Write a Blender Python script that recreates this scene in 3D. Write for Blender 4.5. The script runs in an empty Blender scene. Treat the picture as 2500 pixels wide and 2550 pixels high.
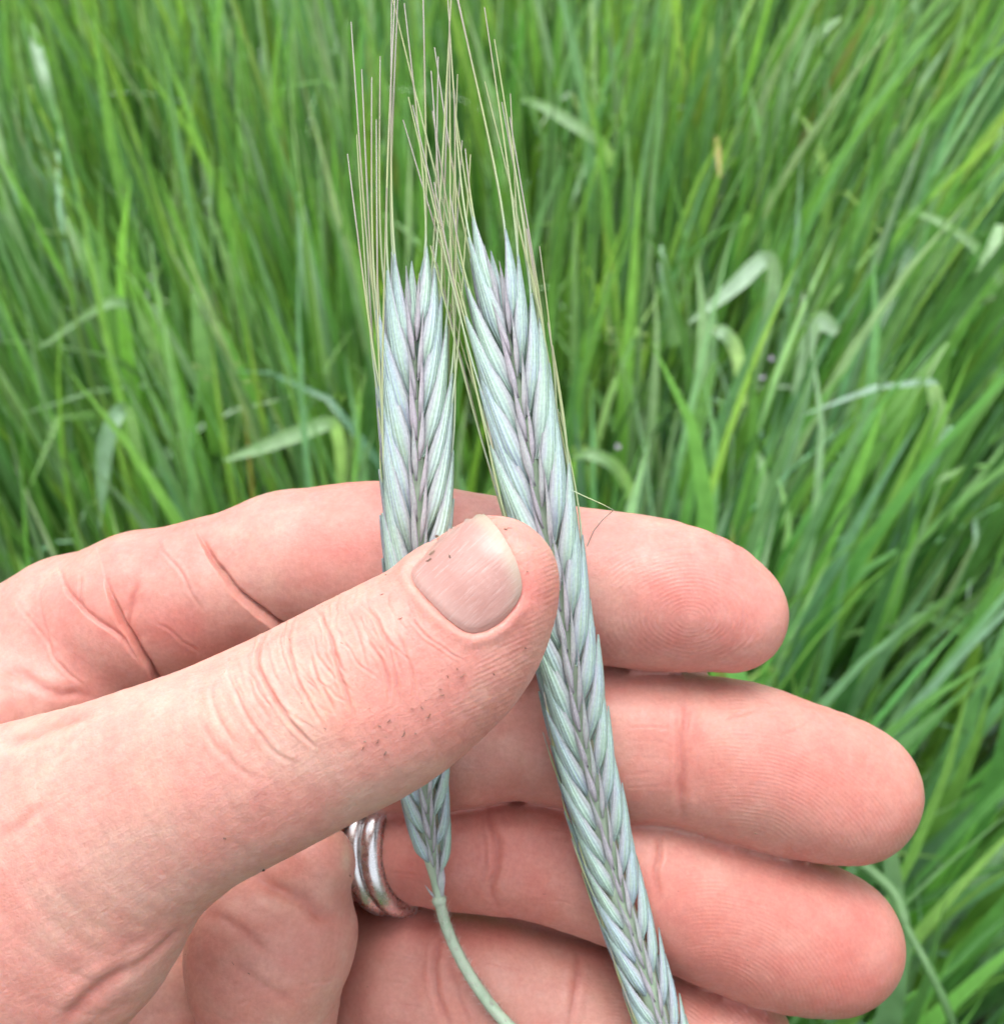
import bpy, math, random
import numpy as np
from mathutils import Matrix, Vector

random.seed(7)
rng = np.random.default_rng(11)
scene = bpy.context.scene
C = scene.collection
R = math.radians

# ------------------------------------------------------------------ camera
F_PX = 2800.0                       # focal length in photograph pixels (2500 wide)
PITCH = R(45)                       # looking down
CAM_H = 1.16
cam_d = bpy.data.cameras.new('camera')
cam = bpy.data.objects.new('camera', cam_d)
C.objects.link(cam)
cam_d.sensor_fit = 'HORIZONTAL'
cam_d.sensor_width = 25.0
cam_d.lens = 28.0
cam_d.clip_start = 0.01
cam_d.clip_end = 2000.0
cam.location = (0, 0, CAM_H)
cam.rotation_euler = (math.pi / 2 - PITCH, 0, 0)
cam_d.dof.use_dof = True
cam_d.dof.focus_distance = 0.130
cam_d.dof.aperture_fstop = 26.0
scene.camera = cam

# ------------------------------------------------------------------ light
SUN_EL, SUN_AZ = R(80), R(-15)      # azimuth measured from +Y towards +X
world = bpy.data.worlds.new('World')
scene.world = world
world.use_nodes = True
wn = world.node_tree
wn.nodes.clear()
sky = wn.nodes.new('ShaderNodeTexSky')
sky.sky_type = 'NISHITA'
sky.sun_disc = False
sky.sun_elevation = SUN_EL
sky.sun_rotation = SUN_AZ
sky.dust_density = 4.0
hs = wn.nodes.new('ShaderNodeHueSaturation')
hs.inputs['Saturation'].default_value = 0.22      # overcast: near-white sky
bg = wn.nodes.new('ShaderNodeBackground')
bg.inputs['Strength'].default_value = 0.15
wo = wn.nodes.new('ShaderNodeOutputWorld')
wn.links.new(sky.outputs[0], hs.inputs['Color'])
wn.links.new(hs.outputs[0], bg.inputs['Color'])
wn.links.new(bg.outputs[0], wo.inputs['Surface'])

sun_d = bpy.data.lights.new('sun', 'SUN')
sun_d.energy = 1.0
sun_d.angle = R(35)
sun_d.color = (1.0, 0.96, 0.90)
sun = bpy.data.objects.new('sun', sun_d)
C.objects.link(sun)
sdir = Vector((math.sin(SUN_AZ) * math.cos(SUN_EL), math.cos(SUN_AZ) * math.cos(SUN_EL), math.sin(SUN_EL)))
sun.rotation_euler = sdir.to_track_quat('Z', 'Y').to_euler()
sun.location = sdir * 5

vs = scene.view_settings
vs.view_transform = 'Standard'
vs.look = 'None'
vs.gamma = 1.0
vs.use_curve_mapping = False
vs.exposure = 1.02
scene.cycles.use_adaptive_sampling = True
scene.cycles.adaptive_threshold = 0.05
scene.cycles.max_bounces = 5
scene.cycles.diffuse_bounces = 2
scene.cycles.glossy_bounces = 2
scene.cycles.transmission_bounces = 3
scene.cycles.use_denoising = True

# ------------------------------------------------------------------ coordinates
# "hand space": millimetres, x right, y down the picture, z away from the lens
Fv = np.array([0, math.cos(PITCH), -math.sin(PITCH)])
Uv = np.array([0, math.sin(PITCH), math.cos(PITCH)])
Rv = np.array([1.0, 0, 0])
CAM = np.array([0, 0, CAM_H])

def to_world(p):
    p = np.asarray(p, float) * 0.001
    return CAM + p[..., 0:1] * Rv - p[..., 1:2] * Uv + p[..., 2:3] * Fv

def px3(x, y, d):
    return np.array([(x - 1250.0) / F_PX * d, (y - 1275.0) / F_PX * d, d], float)

def proj(p):
    return np.stack([p[:, 0] / p[:, 2] * F_PX + 1250.0, p[:, 1] / p[:, 2] * F_PX + 1275.0], 1)

def catmull(P, n):
    P = np.asarray(P, float)
    A = np.vstack([2 * P[0] - P[1], P, 2 * P[-1] - P[-2]])
    m = len(P) - 1
    out = []
    for u in np.linspace(0, m, n):
        i = min(int(u), m - 1)
        t = u - i
        p0, p1, p2, p3 = A[i], A[i + 1], A[i + 2], A[i + 3]
        out.append(0.5 * (2 * p1 + (p2 - p0) * t + (2 * p0 - 5 * p1 + 4 * p2 - p3) * t * t + (3 * p1 - p0 - 3 * p2 + p3) * t ** 3))
    return np.array(out)

def vnoise(p, seed=0):
    """trilinear value noise, p (n,3) in cells, result about -1..1"""
    i = np.floor(p).astype(np.int64)
    f = p - i
    f = f * f * (3 - 2 * f)
    def h(a):
        v = (a[:, 0] * 374761393 + a[:, 1] * 668265263 + a[:, 2] * 2147483647 + seed * 144269) & 0xffffffff
        v = ((v ^ (v >> 13)) * 1274126177) & 0xffffffff
        v = v ^ (v >> 16)
        return (v & 0xffff) / 32767.5 - 1
    r = 0
    for dx in (0, 1):
        for dy in (0, 1):
            for dz in (0, 1):
                w = (f[:, 0] if dx else 1 - f[:, 0]) * (f[:, 1] if dy else 1 - f[:, 1]) * (f[:, 2] if dz else 1 - f[:, 2])
                r = r + w * h(i + np.array([dx, dy, dz]))
    return r

# ------------------------------------------------------------------ mesh helpers
def mesh_from(name, V, F, smooth=True):
    V = np.asarray(V, np.float32)
    me = bpy.data.meshes.new(name)
    F = np.asarray(F, np.int32)
    n, k = F.shape
    me.vertices.add(len(V))
    me.vertices.foreach_set('co', V.ravel())
    me.loops.add(n * k)
    me.loops.foreach_set('vertex_index', F.ravel())
    me.polygons.add(n)
    me.polygons.foreach_set('loop_start', np.arange(0, n * k, k, dtype=np.int32))
    me.polygons.foreach_set('loop_total', np.full(n, k, np.int32))
    if smooth:
        me.polygons.foreach_set('use_smooth', np.ones(n, bool))
    me.update()
    me.validate()
    return me

def set_col(me, col, name='Col'):
    a = me.color_attributes.new(name, 'FLOAT_COLOR', 'POINT')
    c = np.ones((len(me.vertices), 4), np.float32)
    c[:, :3] = col
    a.data.foreach_set('color', c.ravel())

def set_float(me, name, v):
    a = me.attributes.new(name, 'FLOAT', 'POINT')
    a.data.foreach_set('value', np.asarray(v, np.float32))

def link(name, me, mat, parent=None):
    o = bpy.data.objects.new(name, me)
    C.objects.link(o)
    if me is not None and mat is not None and not me.materials:
        me.materials.append(mat)
    if parent is not None:
        o.parent = parent
        o.matrix_parent_inverse = parent.matrix_basis.inverted()
    return o

def empty(name, loc):
    o = bpy.data.objects.new(name, None)
    o.empty_display_size = 0.01
    o.location = loc
    C.objects.link(o)
    return o

def tag(o, label=None, cat=None, group=None, kind=None):
    if label: o['label'] = label
    if cat: o['category'] = cat
    if group: o['group'] = group
    if kind: o['kind'] = kind
    return o

def tube(path, radii, sides=6, cap=True):
    """path (n,3) any space -> verts, quads"""
    P = np.asarray(path, float)
    n = len(P)
    rad = np.broadcast_to(np.asarray(radii, float), (n,))
    T = np.gradient(P, axis=0)
    T /= np.linalg.norm(T, axis=1, keepdims=True) + 1e-12
    ref = np.array([0.3, 0.2, 1.0]); ref /= np.linalg.norm(ref)
    V = []
    for i in range(n):
        a = np.cross(T[i], ref); a /= np.linalg.norm(a) + 1e-12
        b = np.cross(T[i], a)
        for k in range(sides):
            th = 2 * math.pi * k / sides
            V.append(P[i] + rad[i] * (math.cos(th) * a + math.sin(th) * b))
    F = []
    for i in range(n - 1):
        for k in range(sides):
            k2 = (k + 1) % sides
            F.append((i * sides + k, i * sides + k2, (i + 1) * sides + k2, (i + 1) * sides + k))
    return np.array(V), np.array(F)

# ------------------------------------------------------------------ node material helpers
def new_mat(name):
    m = bpy.data.materials.new(name)
    m.use_nodes = True
    nt = m.node_tree
    b = nt.nodes['Principled BSDF']
    return m, nt, b

def N(nt, t, **kw):
    n = nt.nodes.new(t)
    for k, v in kw.items():
        setattr(n, k, v)
    return n

def attr(nt, name):
    n = nt.nodes.new('ShaderNodeAttribute')
    n.attribute_name = name
    return n

def ramp(nt, src, stops):
    n = nt.nodes.new('ShaderNodeValToRGB')
    e = n.color_ramp.elements
    while len(e) < len(stops):
        e.new(0.5)
    for i, (p, c) in enumerate(stops):
        e[i].position = p
        e[i].color = (*c, 1) if len(c) == 3 else c
    nt.links.new(src, n.inputs[0])
    return n

def mixc(nt, fac, a, b, mode='MIX'):
    n = nt.nodes.new('ShaderNodeMix')
    n.data_type = 'RGBA'
    n.blend_type = mode
    for s, v in ((n.inputs[0], fac), (n.inputs[6], a), (n.inputs[7], b)):
        if isinstance(v, (int, float)):
            s.default_value = v
        elif isinstance(v, tuple):
            s.default_value = (*v, 1)
        else:
            nt.links.new(v, s)
    return n.outputs[2]

def math_n(nt, op, a, b=None):
    n = nt.nodes.new('ShaderNodeMath')
    n.operation = op
    for s, v in ((n.inputs[0], a), (n.inputs[1], b)):
        if v is None:
            continue
        if isinstance(v, (int, float)):
            s.default_value = v
        else:
            nt.links.new(v, s)
    return n.outputs[0]

def noise(nt, scale, detail=3.0, rough=0.5, vec=None):
    n = nt.nodes.new('ShaderNodeTexNoise')
    n.inputs['Scale'].default_value = scale
    n.inputs['Detail'].default_value = detail
    n.inputs['Roughness'].default_value = rough
    if vec is not None:
        nt.links.new(vec, n.inputs['Vector'])
    return n.outputs['Fac']

def objco(nt):
    return nt.nodes.new('ShaderNodeTexCoord').outputs['Object']

def bump(nt, h, dist, strength=1.0, prev=None):
    n = nt.nodes.new('ShaderNodeBump')
    n.inputs['Distance'].default_value = dist
    n.inputs['Strength'].default_value = strength
    nt.links.new(h, n.inputs['Height'])
    if prev is not None:
        nt.links.new(prev, n.inputs['Normal'])
    return n.outputs[0]

def leaf_material(name, rough=0.36, trans=0.42, spec=0.5):
    m, nt, b = new_mat(name)
    col = attr(nt, 'Col').outputs['Color']
    n1 = noise(nt, 60.0, 3.0, 0.6, objco(nt))
    f = ramp(nt, n1, [(0.3, (0.78, 0.80, 0.75)), (0.7, (1.12, 1.10, 1.1))]).outputs[0]
    c = mixc(nt, 1.0, col, f, 'MULTIPLY')
    nt.links.new(c, b.inputs['Base Color'])
    b.inputs['Roughness'].default_value = rough
    b.inputs['Specular IOR Level'].default_value = spec
    out = nt.nodes['Material Output']
    tr = nt.nodes.new('ShaderNodeBsdfTranslucent')
    c2 = mixc(nt, 1.0, c, (1.25, 1.35, 0.6), 'MULTIPLY')
    nt.links.new(c2, tr.inputs['Color'])
    mx = nt.nodes.new('ShaderNodeMixShader')
    mx.inputs[0].default_value = trans
    nt.links.new(b.outputs[0], mx.inputs[1])
    nt.links.new(tr.outputs[0], mx.inputs[2])
    nt.links.new(mx.outputs[0], out.inputs['Surface'])
    return m

M_GRASS = leaf_material('grass_leaf')

# ================================================================== SETTING
def make_ground():
    n = 60
    xs = np.sign(np.linspace(-1, 1, n)) * np.abs(np.linspace(-1, 1, n)) ** 4 * 400
    X, Y = np.meshgrid(xs, xs, indexing='ij')
    P = np.stack([X.ravel(), Y.ravel(), np.zeros(X.size)], 1)
    P[:, 2] = vnoise(P * 6 + 3, 5) * 0.012 - 0.012
    i = np.arange((n - 1) * (n - 1))
    a = (i // (n - 1)) * n + i % (n - 1)
    F = np.stack([a, a + n, a + n + 1, a + 1], 1)
    m, nt, b = new_mat('soil')
    oc = objco(nt)
    c = ramp(nt, noise(nt, 9.0, 6.0, 0.65, oc), [(0.3, (0.020, 0.024, 0.010)), (0.55, (0.040, 0.048, 0.018)), (0.75, (0.085, 0.075, 0.045))]).outputs[0]
    nt.links.new(c, b.inputs['Base Color'])
    b.inputs['Roughness'].default_value = 0.95
    nt.links.new(bump(nt, noise(nt, 60.0, 5.0, 0.6, oc), 0.01), b.inputs['Normal'])
    tag(link('ground', mesh_from('ground', P, F), m), kind='structure', label='dark earth under the green crop')
make_ground()

def blades(n, bx, by, z0, length, width, az, lean, curl, facing, col, segs=6, droop=None):
    """vectorised grass leaves -> V, F, colours"""
    u = np.linspace(0, 1, segs + 1)
    th = lean[:, None] + curl[:, None] * u[None] ** 2.2
    if droop is not None:
        th = th + droop[:, None] / (1 + np.exp(-(u[None] - 0.62) * 16))
    ds = length[:, None] / segs
    dh = np.sin(th) * ds
    dz = np.cos(th) * ds
    h = np.concatenate([np.zeros((n, 1)), np.cumsum((dh[:, 1:] + dh[:, :-1]) / 2, 1)], 1)
    z = np.concatenate([np.zeros((n, 1)), np.cumsum((dz[:, 1:] + dz[:, :-1]) / 2, 1)], 1)
    ca, sa = np.cos(az)[:, None], np.sin(az)[:, None]
    P = np.stack([bx[:, None] + h * ca, by[:, None] + h * sa, z0[:, None] + z], 2)
    T = np.stack([np.sin(th) * ca, np.sin(th) * sa, np.cos(th)], 2)
    fa = facing[:, None] + 0.9 * (u[None] - 0.3) * np.sin(facing * 7.3)[:, None]
    S0 = np.stack([np.cos(fa), np.sin(fa), np.zeros_like(fa)], 2)
    S = S0 - (S0 * T).sum(2, keepdims=True) * T
    S /= np.linalg.norm(S, axis=2, keepdims=True) + 1e-9
    Nn = np.cross(T, S)
    prof = np.minimum(1.0, (1 - u) ** 0.75 * 1.55) * np.minimum(1, 0.45 + u * 3)
    w = width[:, None] * prof[None] * 0.5
    L = P - S * w[..., None] + Nn * (w * 0.35)[..., None]
    Rr = P + S * w[..., None] + Nn * (w * 0.35)[..., None]
    V = np.stack([L, P, Rr], 2).reshape(-1, 3)
    k = segs + 1
    base = (np.arange(n) * k * 3)[:, None, None]
    j = np.arange(segs)[None, :, None] * 3
    q0 = base + j
    F = np.concatenate([np.concatenate([q0, q0 + 1, q0 + 4, q0 + 3], 2), np.concatenate([q0 + 1, q0 + 2, q0 + 5, q0 + 4], 2)], 1).reshape(-1, 4)
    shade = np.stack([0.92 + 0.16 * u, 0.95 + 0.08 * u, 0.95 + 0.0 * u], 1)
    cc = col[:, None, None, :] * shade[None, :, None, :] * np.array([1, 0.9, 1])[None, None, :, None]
    return V, F, np.broadcast_to(cc, (n, k, 3, 3)).reshape(-1, 3)

PAL = np.array([[0.185, 0.395, 0.140], [0.255, 0.490, 0.155], [0.280, 0.490, 0.320], [0.340, 0.550, 0.150], [0.095, 0.215, 0.085], [0.440, 0.620, 0.480], [0.48, 0.46, 0.20]])
PW = np.array([0.25, 0.23, 0.22, 0.09, 0.085, 0.12, 0.005])

def make_grass():
    Vs, Fs, Cs = [], [], []
    off = 0
    def add(n, xr, yr, zr, lr, wr, leanr, curlr, droop_p=0.05, seed=0):
        nonlocal off
        bx = rng.uniform(*xr, n); by = rng.uniform(*yr, n)
        cl = vnoise(np.stack([bx * 5, by * 5, np.full(n, seed + .5)], 1), 3 + seed)
        keep = rng.uniform(0, 1, n) < 0.75 + 0.45 * cl
        bx, by = bx[keep], by[keep]; n = len(bx)
        az = rng.uniform(0, 2 * math.pi, n)
        lean = np.abs(rng.normal(0, 1, n)) * leanr
        # a light wind leans the crop to the right
        curl = rng.uniform(*curlr, n)
        ci = rng.choice(len(PAL), n, p=PW)
        col = PAL[ci] * rng.uniform(0.6, 1.4, (n, 1)) * rng.uniform(0.92, 1.08, (n, 3))
        patch = np.clip(vnoise(np.stack([bx * 3.5, by * 3.5, np.full(n, 7.5)], 1), 40), -1, 1)[:, None]
        col = col * (1 + patch * np.array([-0.10, 0.0, 0.28]))
        droop = np.where(rng.uniform(0, 1, n) < droop_p, rng.uniform(0.8, 2.0, n), 0)
        V, F, c = blades(n, bx, by, rng.uniform(*zr, n), rng.uniform(*lr, n), rng.uniform(*wr, n), az, lean, curl, rng.uniform(0, math.pi, n), col, droop=droop)
        wind = np.clip((V[:, 0] - 0.10) / 0.5, -0.08, 1.0) * np.clip(V[:, 2], 0, 1) ** 2
        V[:, 0] += wind * 0.36
        Vs.append(V); Fs.append(F + off); Cs.append(c); off += len(V)
    add(19000, (-1.0, 1.15), (-0.15, 2.0), (0.0, 0.34), (0.26, 0.50), (0.0055, 0.0155), 0.065, (0.0, 0.45), 0.05, 1)
    add(3800, (-1.0, 1.1), (-0.15, 1.5), (0.0, 0.20), (0.12, 0.34), (0.0035, 0.008), 0.20, (0.0, 1.0), 0.10, 2)
    add(1300, (-1.0, 1.1), (-0.10, 1.9), (0.30, 0.48), (0.08, 0.20), (0.0030, 0.008), 0.45, (0.3, 1.6), 0.25, 6)
    add(11000, (-2.2, 2.2), (1.2, 3.8), (0.0, 0.34), (0.28, 0.50), (0.006, 0.014), 0.08, (0.0, 0.45), 0.05, 3)
    add(3500, (-2.6, 2.6), (-1.2, 3.0), (0.0, 0.30), (0.30, 0.55), (0.008, 0.012), 0.10, (0.0, 0.5), 0.05, 4)
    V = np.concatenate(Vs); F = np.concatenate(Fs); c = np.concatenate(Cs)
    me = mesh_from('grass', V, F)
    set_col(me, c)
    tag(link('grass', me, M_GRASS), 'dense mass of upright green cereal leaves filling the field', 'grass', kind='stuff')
make_grass()
# ================================================================== HAND
# stations: picture x, y (in 1/1.313 units), distance mm, radius (same units)
K = 2500.0 / 1904.0
def chain(st, n, flat):
    P = []
    for e in st:
        x, y, d, r = e[:4]
        c = px3(x * K, y * K, d)
        P.append([*c, r * K * d / F_PX, e[4] if len(e) > 4 else flat])
    Q = catmull(P, n)
    return Q[:, :3].astype(np.float32), Q[:, 3].astype(np.float32), Q[:, 4].astype(np.float32)

THUMB = chain([(935, 1108, 121, 128), (905, 1150, 121.5, 150), (865, 1200, 122, 170), (815, 1245, 122, 182), (715, 1310, 122, 197), (570, 1388, 121.5, 199, .82),
               (445, 1450, 121.5, 205, .75), (325, 1504, 122, 215, .68), (190, 1582, 123.5, 248, .60), (40, 1690, 126, 318, .52), (-160, 1815, 132, 370, .50)], 40, 0.86)
INDEX = chain([(1378, 1163, 151, 114), (1330, 1145, 151, 131), (1250, 1128, 151, 145), (1120, 1110, 151, 147), (950, 1088, 151, 143), (800, 1066, 151, 147),
               (690, 1064, 152, 151), (585, 1072, 153, 147)], 18, 0.9)
INDEX2 = chain([(500, 1098, 154, 139), (420, 1120, 154, 144), (310, 1156, 155, 152)], 5, 0.9)
INDEX3 = chain([(230, 1182, 158, 150), (180, 1200, 160, 158), (120, 1228, 162, 168), (50, 1282, 165, 164), (-70, 1390, 168, 180)], 8, 0.9)
MIDDLE = chain([(1615, 1507, 155, 130), (1575, 1494, 155, 141), (1500, 1474, 155, 149), (1400, 1444, 155, 152), (1300, 1421, 155.5, 146), (1180, 1406, 156, 150),
                (1000, 1383, 156, 133), (880, 1392, 156, 139), (700, 1400, 160, 140), (500, 1420, 168, 145), (300, 1450, 172, 150)], 24, 0.9)
RING = chain([(1575, 1789, 159, 134), (1530, 1778, 159, 143), (1450, 1753, 159, 150), (1300, 1692, 159, 149), (1150, 1648, 159, 134), (1000, 1626, 159, 112),
              (930, 1620, 159.5, 111), (850, 1612, 160.5, 112), (790, 1606, 162.2, 107), (720, 1602, 165.5, 104), (600, 1600, 172, 108), (400, 1620, 182, 120)], 24, 0.92)
PINKY = chain([(1365, 1988, 164, 140), (1250, 1978, 164, 150), (1100, 1945, 163, 158), (1000, 1915, 163, 158), (900, 1890, 163, 156), (770, 1862, 165, 140), (640, 1850, 175, 130), (450, 1850, 186, 130)], 14, 0.92)
PALM_A = chain([(592, 1640, 152, 84), (560, 1650, 155, 100), (500, 1660, 158, 100)], 4, 1.0)
PALM_B = chain([(560, 1772, 153, 120), (518, 1790, 152, 156), (505, 1830, 152, 152), (508, 1900, 153, 134), (500, 2020, 156, 122)], 8, 0.95)
PALM_C = chain([(310, 1880, 163, 130), (310, 1960, 163, 150), (320, 2080, 164, 170)], 4, 1.0)
PALM_D = chain([(-150, 1600, 170, 330), (60, 1560, 176, 190), (250, 1640, 176, 190), (330, 1800, 178, 190), (350, 2000, 176, 220)], 9, 0.8)
WRIST = chain([(-120, 1880, 158, 360), (-420, 2080, 152, 400), (-760, 2420, 140, 430), (-1100, 2900, 125, 480)], 8, 0.72)

FILL_IM = chain([(860, 1232, 161, 62), (1000, 1240, 161, 62), (1140, 1258, 161, 60), (1290, 1278, 161, 52)], 4, 1.0)
FILL_MR = chain([(780, 1540, 165, 60), (920, 1512, 164, 58), (1040, 1522, 164, 60), (1190, 1556, 164, 62), (1300, 1568, 164, 64), (1400, 1600, 164, 62), (1520, 1635, 164, 52)], 7, 1.0)
FILL_RP = chain([(700, 1720, 176, 74), (800, 1735, 170, 66), (1000, 1742, 168, 62), (1140, 1782, 168, 62), (1270, 1830, 168, 62), (1390, 1882, 168, 54)], 6, 1.0)
FILL_RP2 = chain([(560, 1700, 182, 120), (700, 1720, 178, 84)], 2, 1.0)

WEB = chain([(-110, 1400, 150, 140), (40, 1352, 151, 100), (160, 1322, 153, 62)], 4, 0.9)

def d_chain(p, ch):
    P, r, flat = ch
    lo = P.min(0) - r.max(); hi = P.max(0) + r.max()
    g = np.maximum(np.maximum(lo - p, p - hi), 0)
    out = np.sqrt((g * g).sum(1)).astype(np.float32)
    near = np.where(out < 10)[0]
    if not len(near):
        return out
    X, Y, Z = (np.ascontiguousarray(p[near, i]) for i in range(3))
    best = np.full(len(near), 1e9, np.float32)
    for i in range(len(P) - 1):
        a, ba = P[i], P[i + 1] - P[i]
        x, y, z = X - a[0], Y - a[1], Z - a[2]
        t = (x * ba[0] + y * ba[1] + z * ba[2]) * (1.0 / float(ba @ ba))
        np.clip(t, 0, 1, out=t)
        x -= t * ba[0]; y -= t * ba[1]; z -= t * ba[2]
        z *= 2.0 / float(flat[i] + flat[i + 1])
        d = np.sqrt(x * x + y * y + z * z)
        t *= (r[i + 1] - r[i])
        d -= t
        d -= r[i]
        np.minimum(best, d, out=best)
    out[near] = best
    return out

def smin(a, b, k):
    h = np.maximum(k - np.abs(a - b), 0) / k
    return np.minimum(a, b) - h * h * k * 0.25

def components(p):
    p = np.asarray(p, np.float32)
    idx = smin(smin(d_chain(p, INDEX), d_chain(p, INDEX2), 5.0), d_chain(p, INDEX3), 6.0)
    palm = smin(d_chain(p, PALM_A), d_chain(p, PALM_B), 3.0)
    palm = smin(palm, d_chain(p, PALM_C), 0.8)
    palm = smin(palm, d_chain(p, PALM_D), 4.0)
    palm = smin(palm, d_chain(p, WRIST), 8.0)
    idx = smin(smin(idx, d_chain(p, FILL_IM), 1.0), d_chain(p, WEB), 5.0)
    mid = smin(d_chain(p, MIDDLE), d_chain(p, FILL_MR), 1.0)
    rin = smin(smin(d_chain(p, RING), d_chain(p, FILL_RP), 1.0), d_chain(p, FILL_RP2), 1.0)
    return [d_chain(p, THUMB), idx, mid, rin, d_chain(p, PINKY), palm]

def hand_f(p):
    t, i, m, r, k, pa = components(p)
    f = smin(smin(i, m, 0.9), smin(r, k, 0.9), 0.9)
    f = smin(f, pa, 1.5)
    return smin(f, t, 4.0)

def grad(fn, p, e=0.15):
    k = np.array([[1, -1, -1], [-1, -1, 1], [-1, 1, -1], [1, 1, 1]], np.float32)
    g = np.zeros_like(p)
    for v in k:
        g += v * fn(p + v * e)[:, None]
    return g / (np.linalg.norm(g, axis=1, keepdims=True) + 1e-9)

def surface_nets(fn, lo, hi, h, blk=4):
    lo = np.array(lo, np.float32)
    nb = np.ceil((np.array(hi) - lo) / (h * blk)).astype(int)
    ax = [lo[a] + (np.arange(nb[a]) + 0.5) * h * blk - 0.5 * h for a in range(3)]
    G = np.stack(np.meshgrid(*ax, indexing='ij'), -1).reshape(-1, 3).astype(np.float32)
    fc = fn(G).reshape(nb)
    near = np.abs(fc) < h * blk * 1.25
    up = lambda a: a.repeat(blk, 0).repeat(blk, 1).repeat(blk, 2)
    Ff = up(fc)
    idx = np.argwhere(up(near))
    pts = (lo + idx * h).astype(np.float32)
    vals = np.concatenate([fn(c) for c in np.array_split(pts, max(1, len(pts) // 200000))])
    Ff[idx[:, 0], idx[:, 1], idx[:, 2]] = vals
    s = Ff < 0
    S = Ff.shape
    cs = np.zeros(tuple(x - 1 for x in S), np.int8)
    corners = [(i, j, k) for i in (0, 1) for j in (0, 1) for k in (0, 1)]
    for (i, j, k) in corners:
        cs += s[i:S[0] - 1 + i, j:S[1] - 1 + j, k:S[2] - 1 + k]
    act = np.argwhere((cs > 0) & (cs < 8))
    vid = np.full(cs.shape, -1, np.int64)
    vid[act[:, 0], act[:, 1], act[:, 2]] = np.arange(len(act))
    cv = np.stack([Ff[act[:, 0] + i, act[:, 1] + j, act[:, 2] + k] for (i, j, k) in corners], 1)
    acc = np.zeros((len(act), 3)); cnt = np.zeros(len(act))
    for a in range(8):
        for b in range(a + 1, 8):
            ca, cb = np.array(corners[a]), np.array(corners[b])
            if np.abs(ca - cb).sum() != 1:
                continue
            va, vb = cv[:, a], cv[:, b]
            m = (va < 0) != (vb < 0)
            t = np.where(m, va / np.where(m, va - vb, 1), 0)
            acc += m[:, None] * (ca + t[:, None] * (cb - ca))
            cnt += m
    V = lo + (act + acc / cnt[:, None]) * h
    Q = []
    for a in range(3):
        b, c = (a + 1) % 3, (a + 2) % 3
        sl0 = [slice(None)] * 3; sl1 = [slice(None)] * 3
        sl0[a] = slice(0, S[a] - 1); sl1[a] = slice(1, S[a])
        s0, s1 = s[tuple(sl0)], s[tuple(sl1)]
        e = np.argwhere(s0 != s1)
        e = e[(e[:, b] > 0) & (e[:, c] > 0) & (e[:, b] < S[b] - 1) & (e[:, c] < S[c] - 1)]
        inside0 = s0[e[:, 0], e[:, 1], e[:, 2]]
        db = np.zeros(3, int); db[b] = 1
        dc = np.zeros(3, int); dc[c] = 1
        g = lambda x: vid[x[:, 0], x[:, 1], x[:, 2]]
        q = np.stack([g(e - db - dc), g(e - dc), g(e), g(e - db)], 1)
        q[~inside0] = q[~inside0][:, ::-1]
        Q.append(q)
    return V.astype(np.float32), np.concatenate(Q)

def refine(V, T, mark):
    """red-green refinement of the marked triangles"""
    E = np.concatenate([T[:, [0, 1]], T[:, [1, 2]], T[:, [2, 0]]])
    Es = np.sort(E, 1)
    key = Es[:, 0].astype(np.int64) * len(V) + Es[:, 1]
    uk, inv = np.unique(key, return_inverse=True)
    n = len(T)
    te = np.stack([inv[:n], inv[n:2 * n], inv[2 * n:]], 1)
    me = np.zeros(len(uk), bool)
    me[te[mark].ravel()] = True
    # two marked edges -> mark all three
    for _ in range(6):
        c = me[te].sum(1)
        two = c == 2
        if not two.any():
            break
        me[te[two].ravel()] = True
    mid = np.full(len(uk), -1, np.int64)
    mid[me] = len(V) + np.arange(me.sum())
    a, b = uk // len(V), uk % len(V)
    V2 = np.concatenate([V, (V[a[me]] + V[b[me]]) * 0.5])
    c = me[te].sum(1)
    out = [T[c == 0]]
    t = T[c == 3]; m = mid[te[c == 3]]
    out += [np.stack([t[:, 0], m[:, 0], m[:, 2]], 1), np.stack([m[:, 0], t[:, 1], m[:, 1]], 1), np.stack([m[:, 2], m[:, 1], t[:, 2]], 1), m]
    for k in range(3):
        sel = (c == 1) & me[te[:, k]]
        t = T[sel]; mm = mid[te[sel, k]]
        p, q, r = t[:, k], t[:, (k + 1) % 3], t[:, (k + 2) % 3]
        out += [np.stack([p, mm, r], 1), np.stack([mm, q, r], 1)]
    sel = c == 2      # left over: fan
    if sel.any():
        for k in range(3):
            s2 = sel & ~me[te[:, k]]
            t = T[s2]
            p, q, r = t[:, k], t[:, (k + 1) % 3], t[:, (k + 2) % 3]
            m1 = mid[te[s2, (k + 1) % 3]]; m2 = mid[te[s2, (k + 2) % 3]]
            out += [np.stack([r, m2, m1], 1), np.stack([p, q, m1], 1), np.stack([p, m1, m2], 1)]
    return V2, np.concatenate(out).astype(np.int64)

def project_to(fn, V, it=2):
    res = []
    for c in np.array_split(V.astype(np.float32), max(1, len(V) // 100000)):
        for _ in range(it):
            c = c - grad(fn, c) * np.clip(fn(c), -0.7, 0.7)[:, None]
        res.append(c)
    return np.concatenate(res)

def raycast(fn, x, y, z0=95.0, z1=215.0, n=160):
    """first hit of the sight line through picture point x,y"""
    x = np.atleast_1d(x); y = np.atleast_1d(y)
    d = np.stack([(x - 1250) / F_PX, (y - 1275) / F_PX, np.ones_like(x, float)], 1)
    z = np.full(len(x), z0)
    for _ in range(n):
        f = fn((d * z[:, None]).astype(np.float32))
        z = np.minimum(z + np.clip(f, -2, 4) * 0.85, z1)
    return d * z[:, None]

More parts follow.
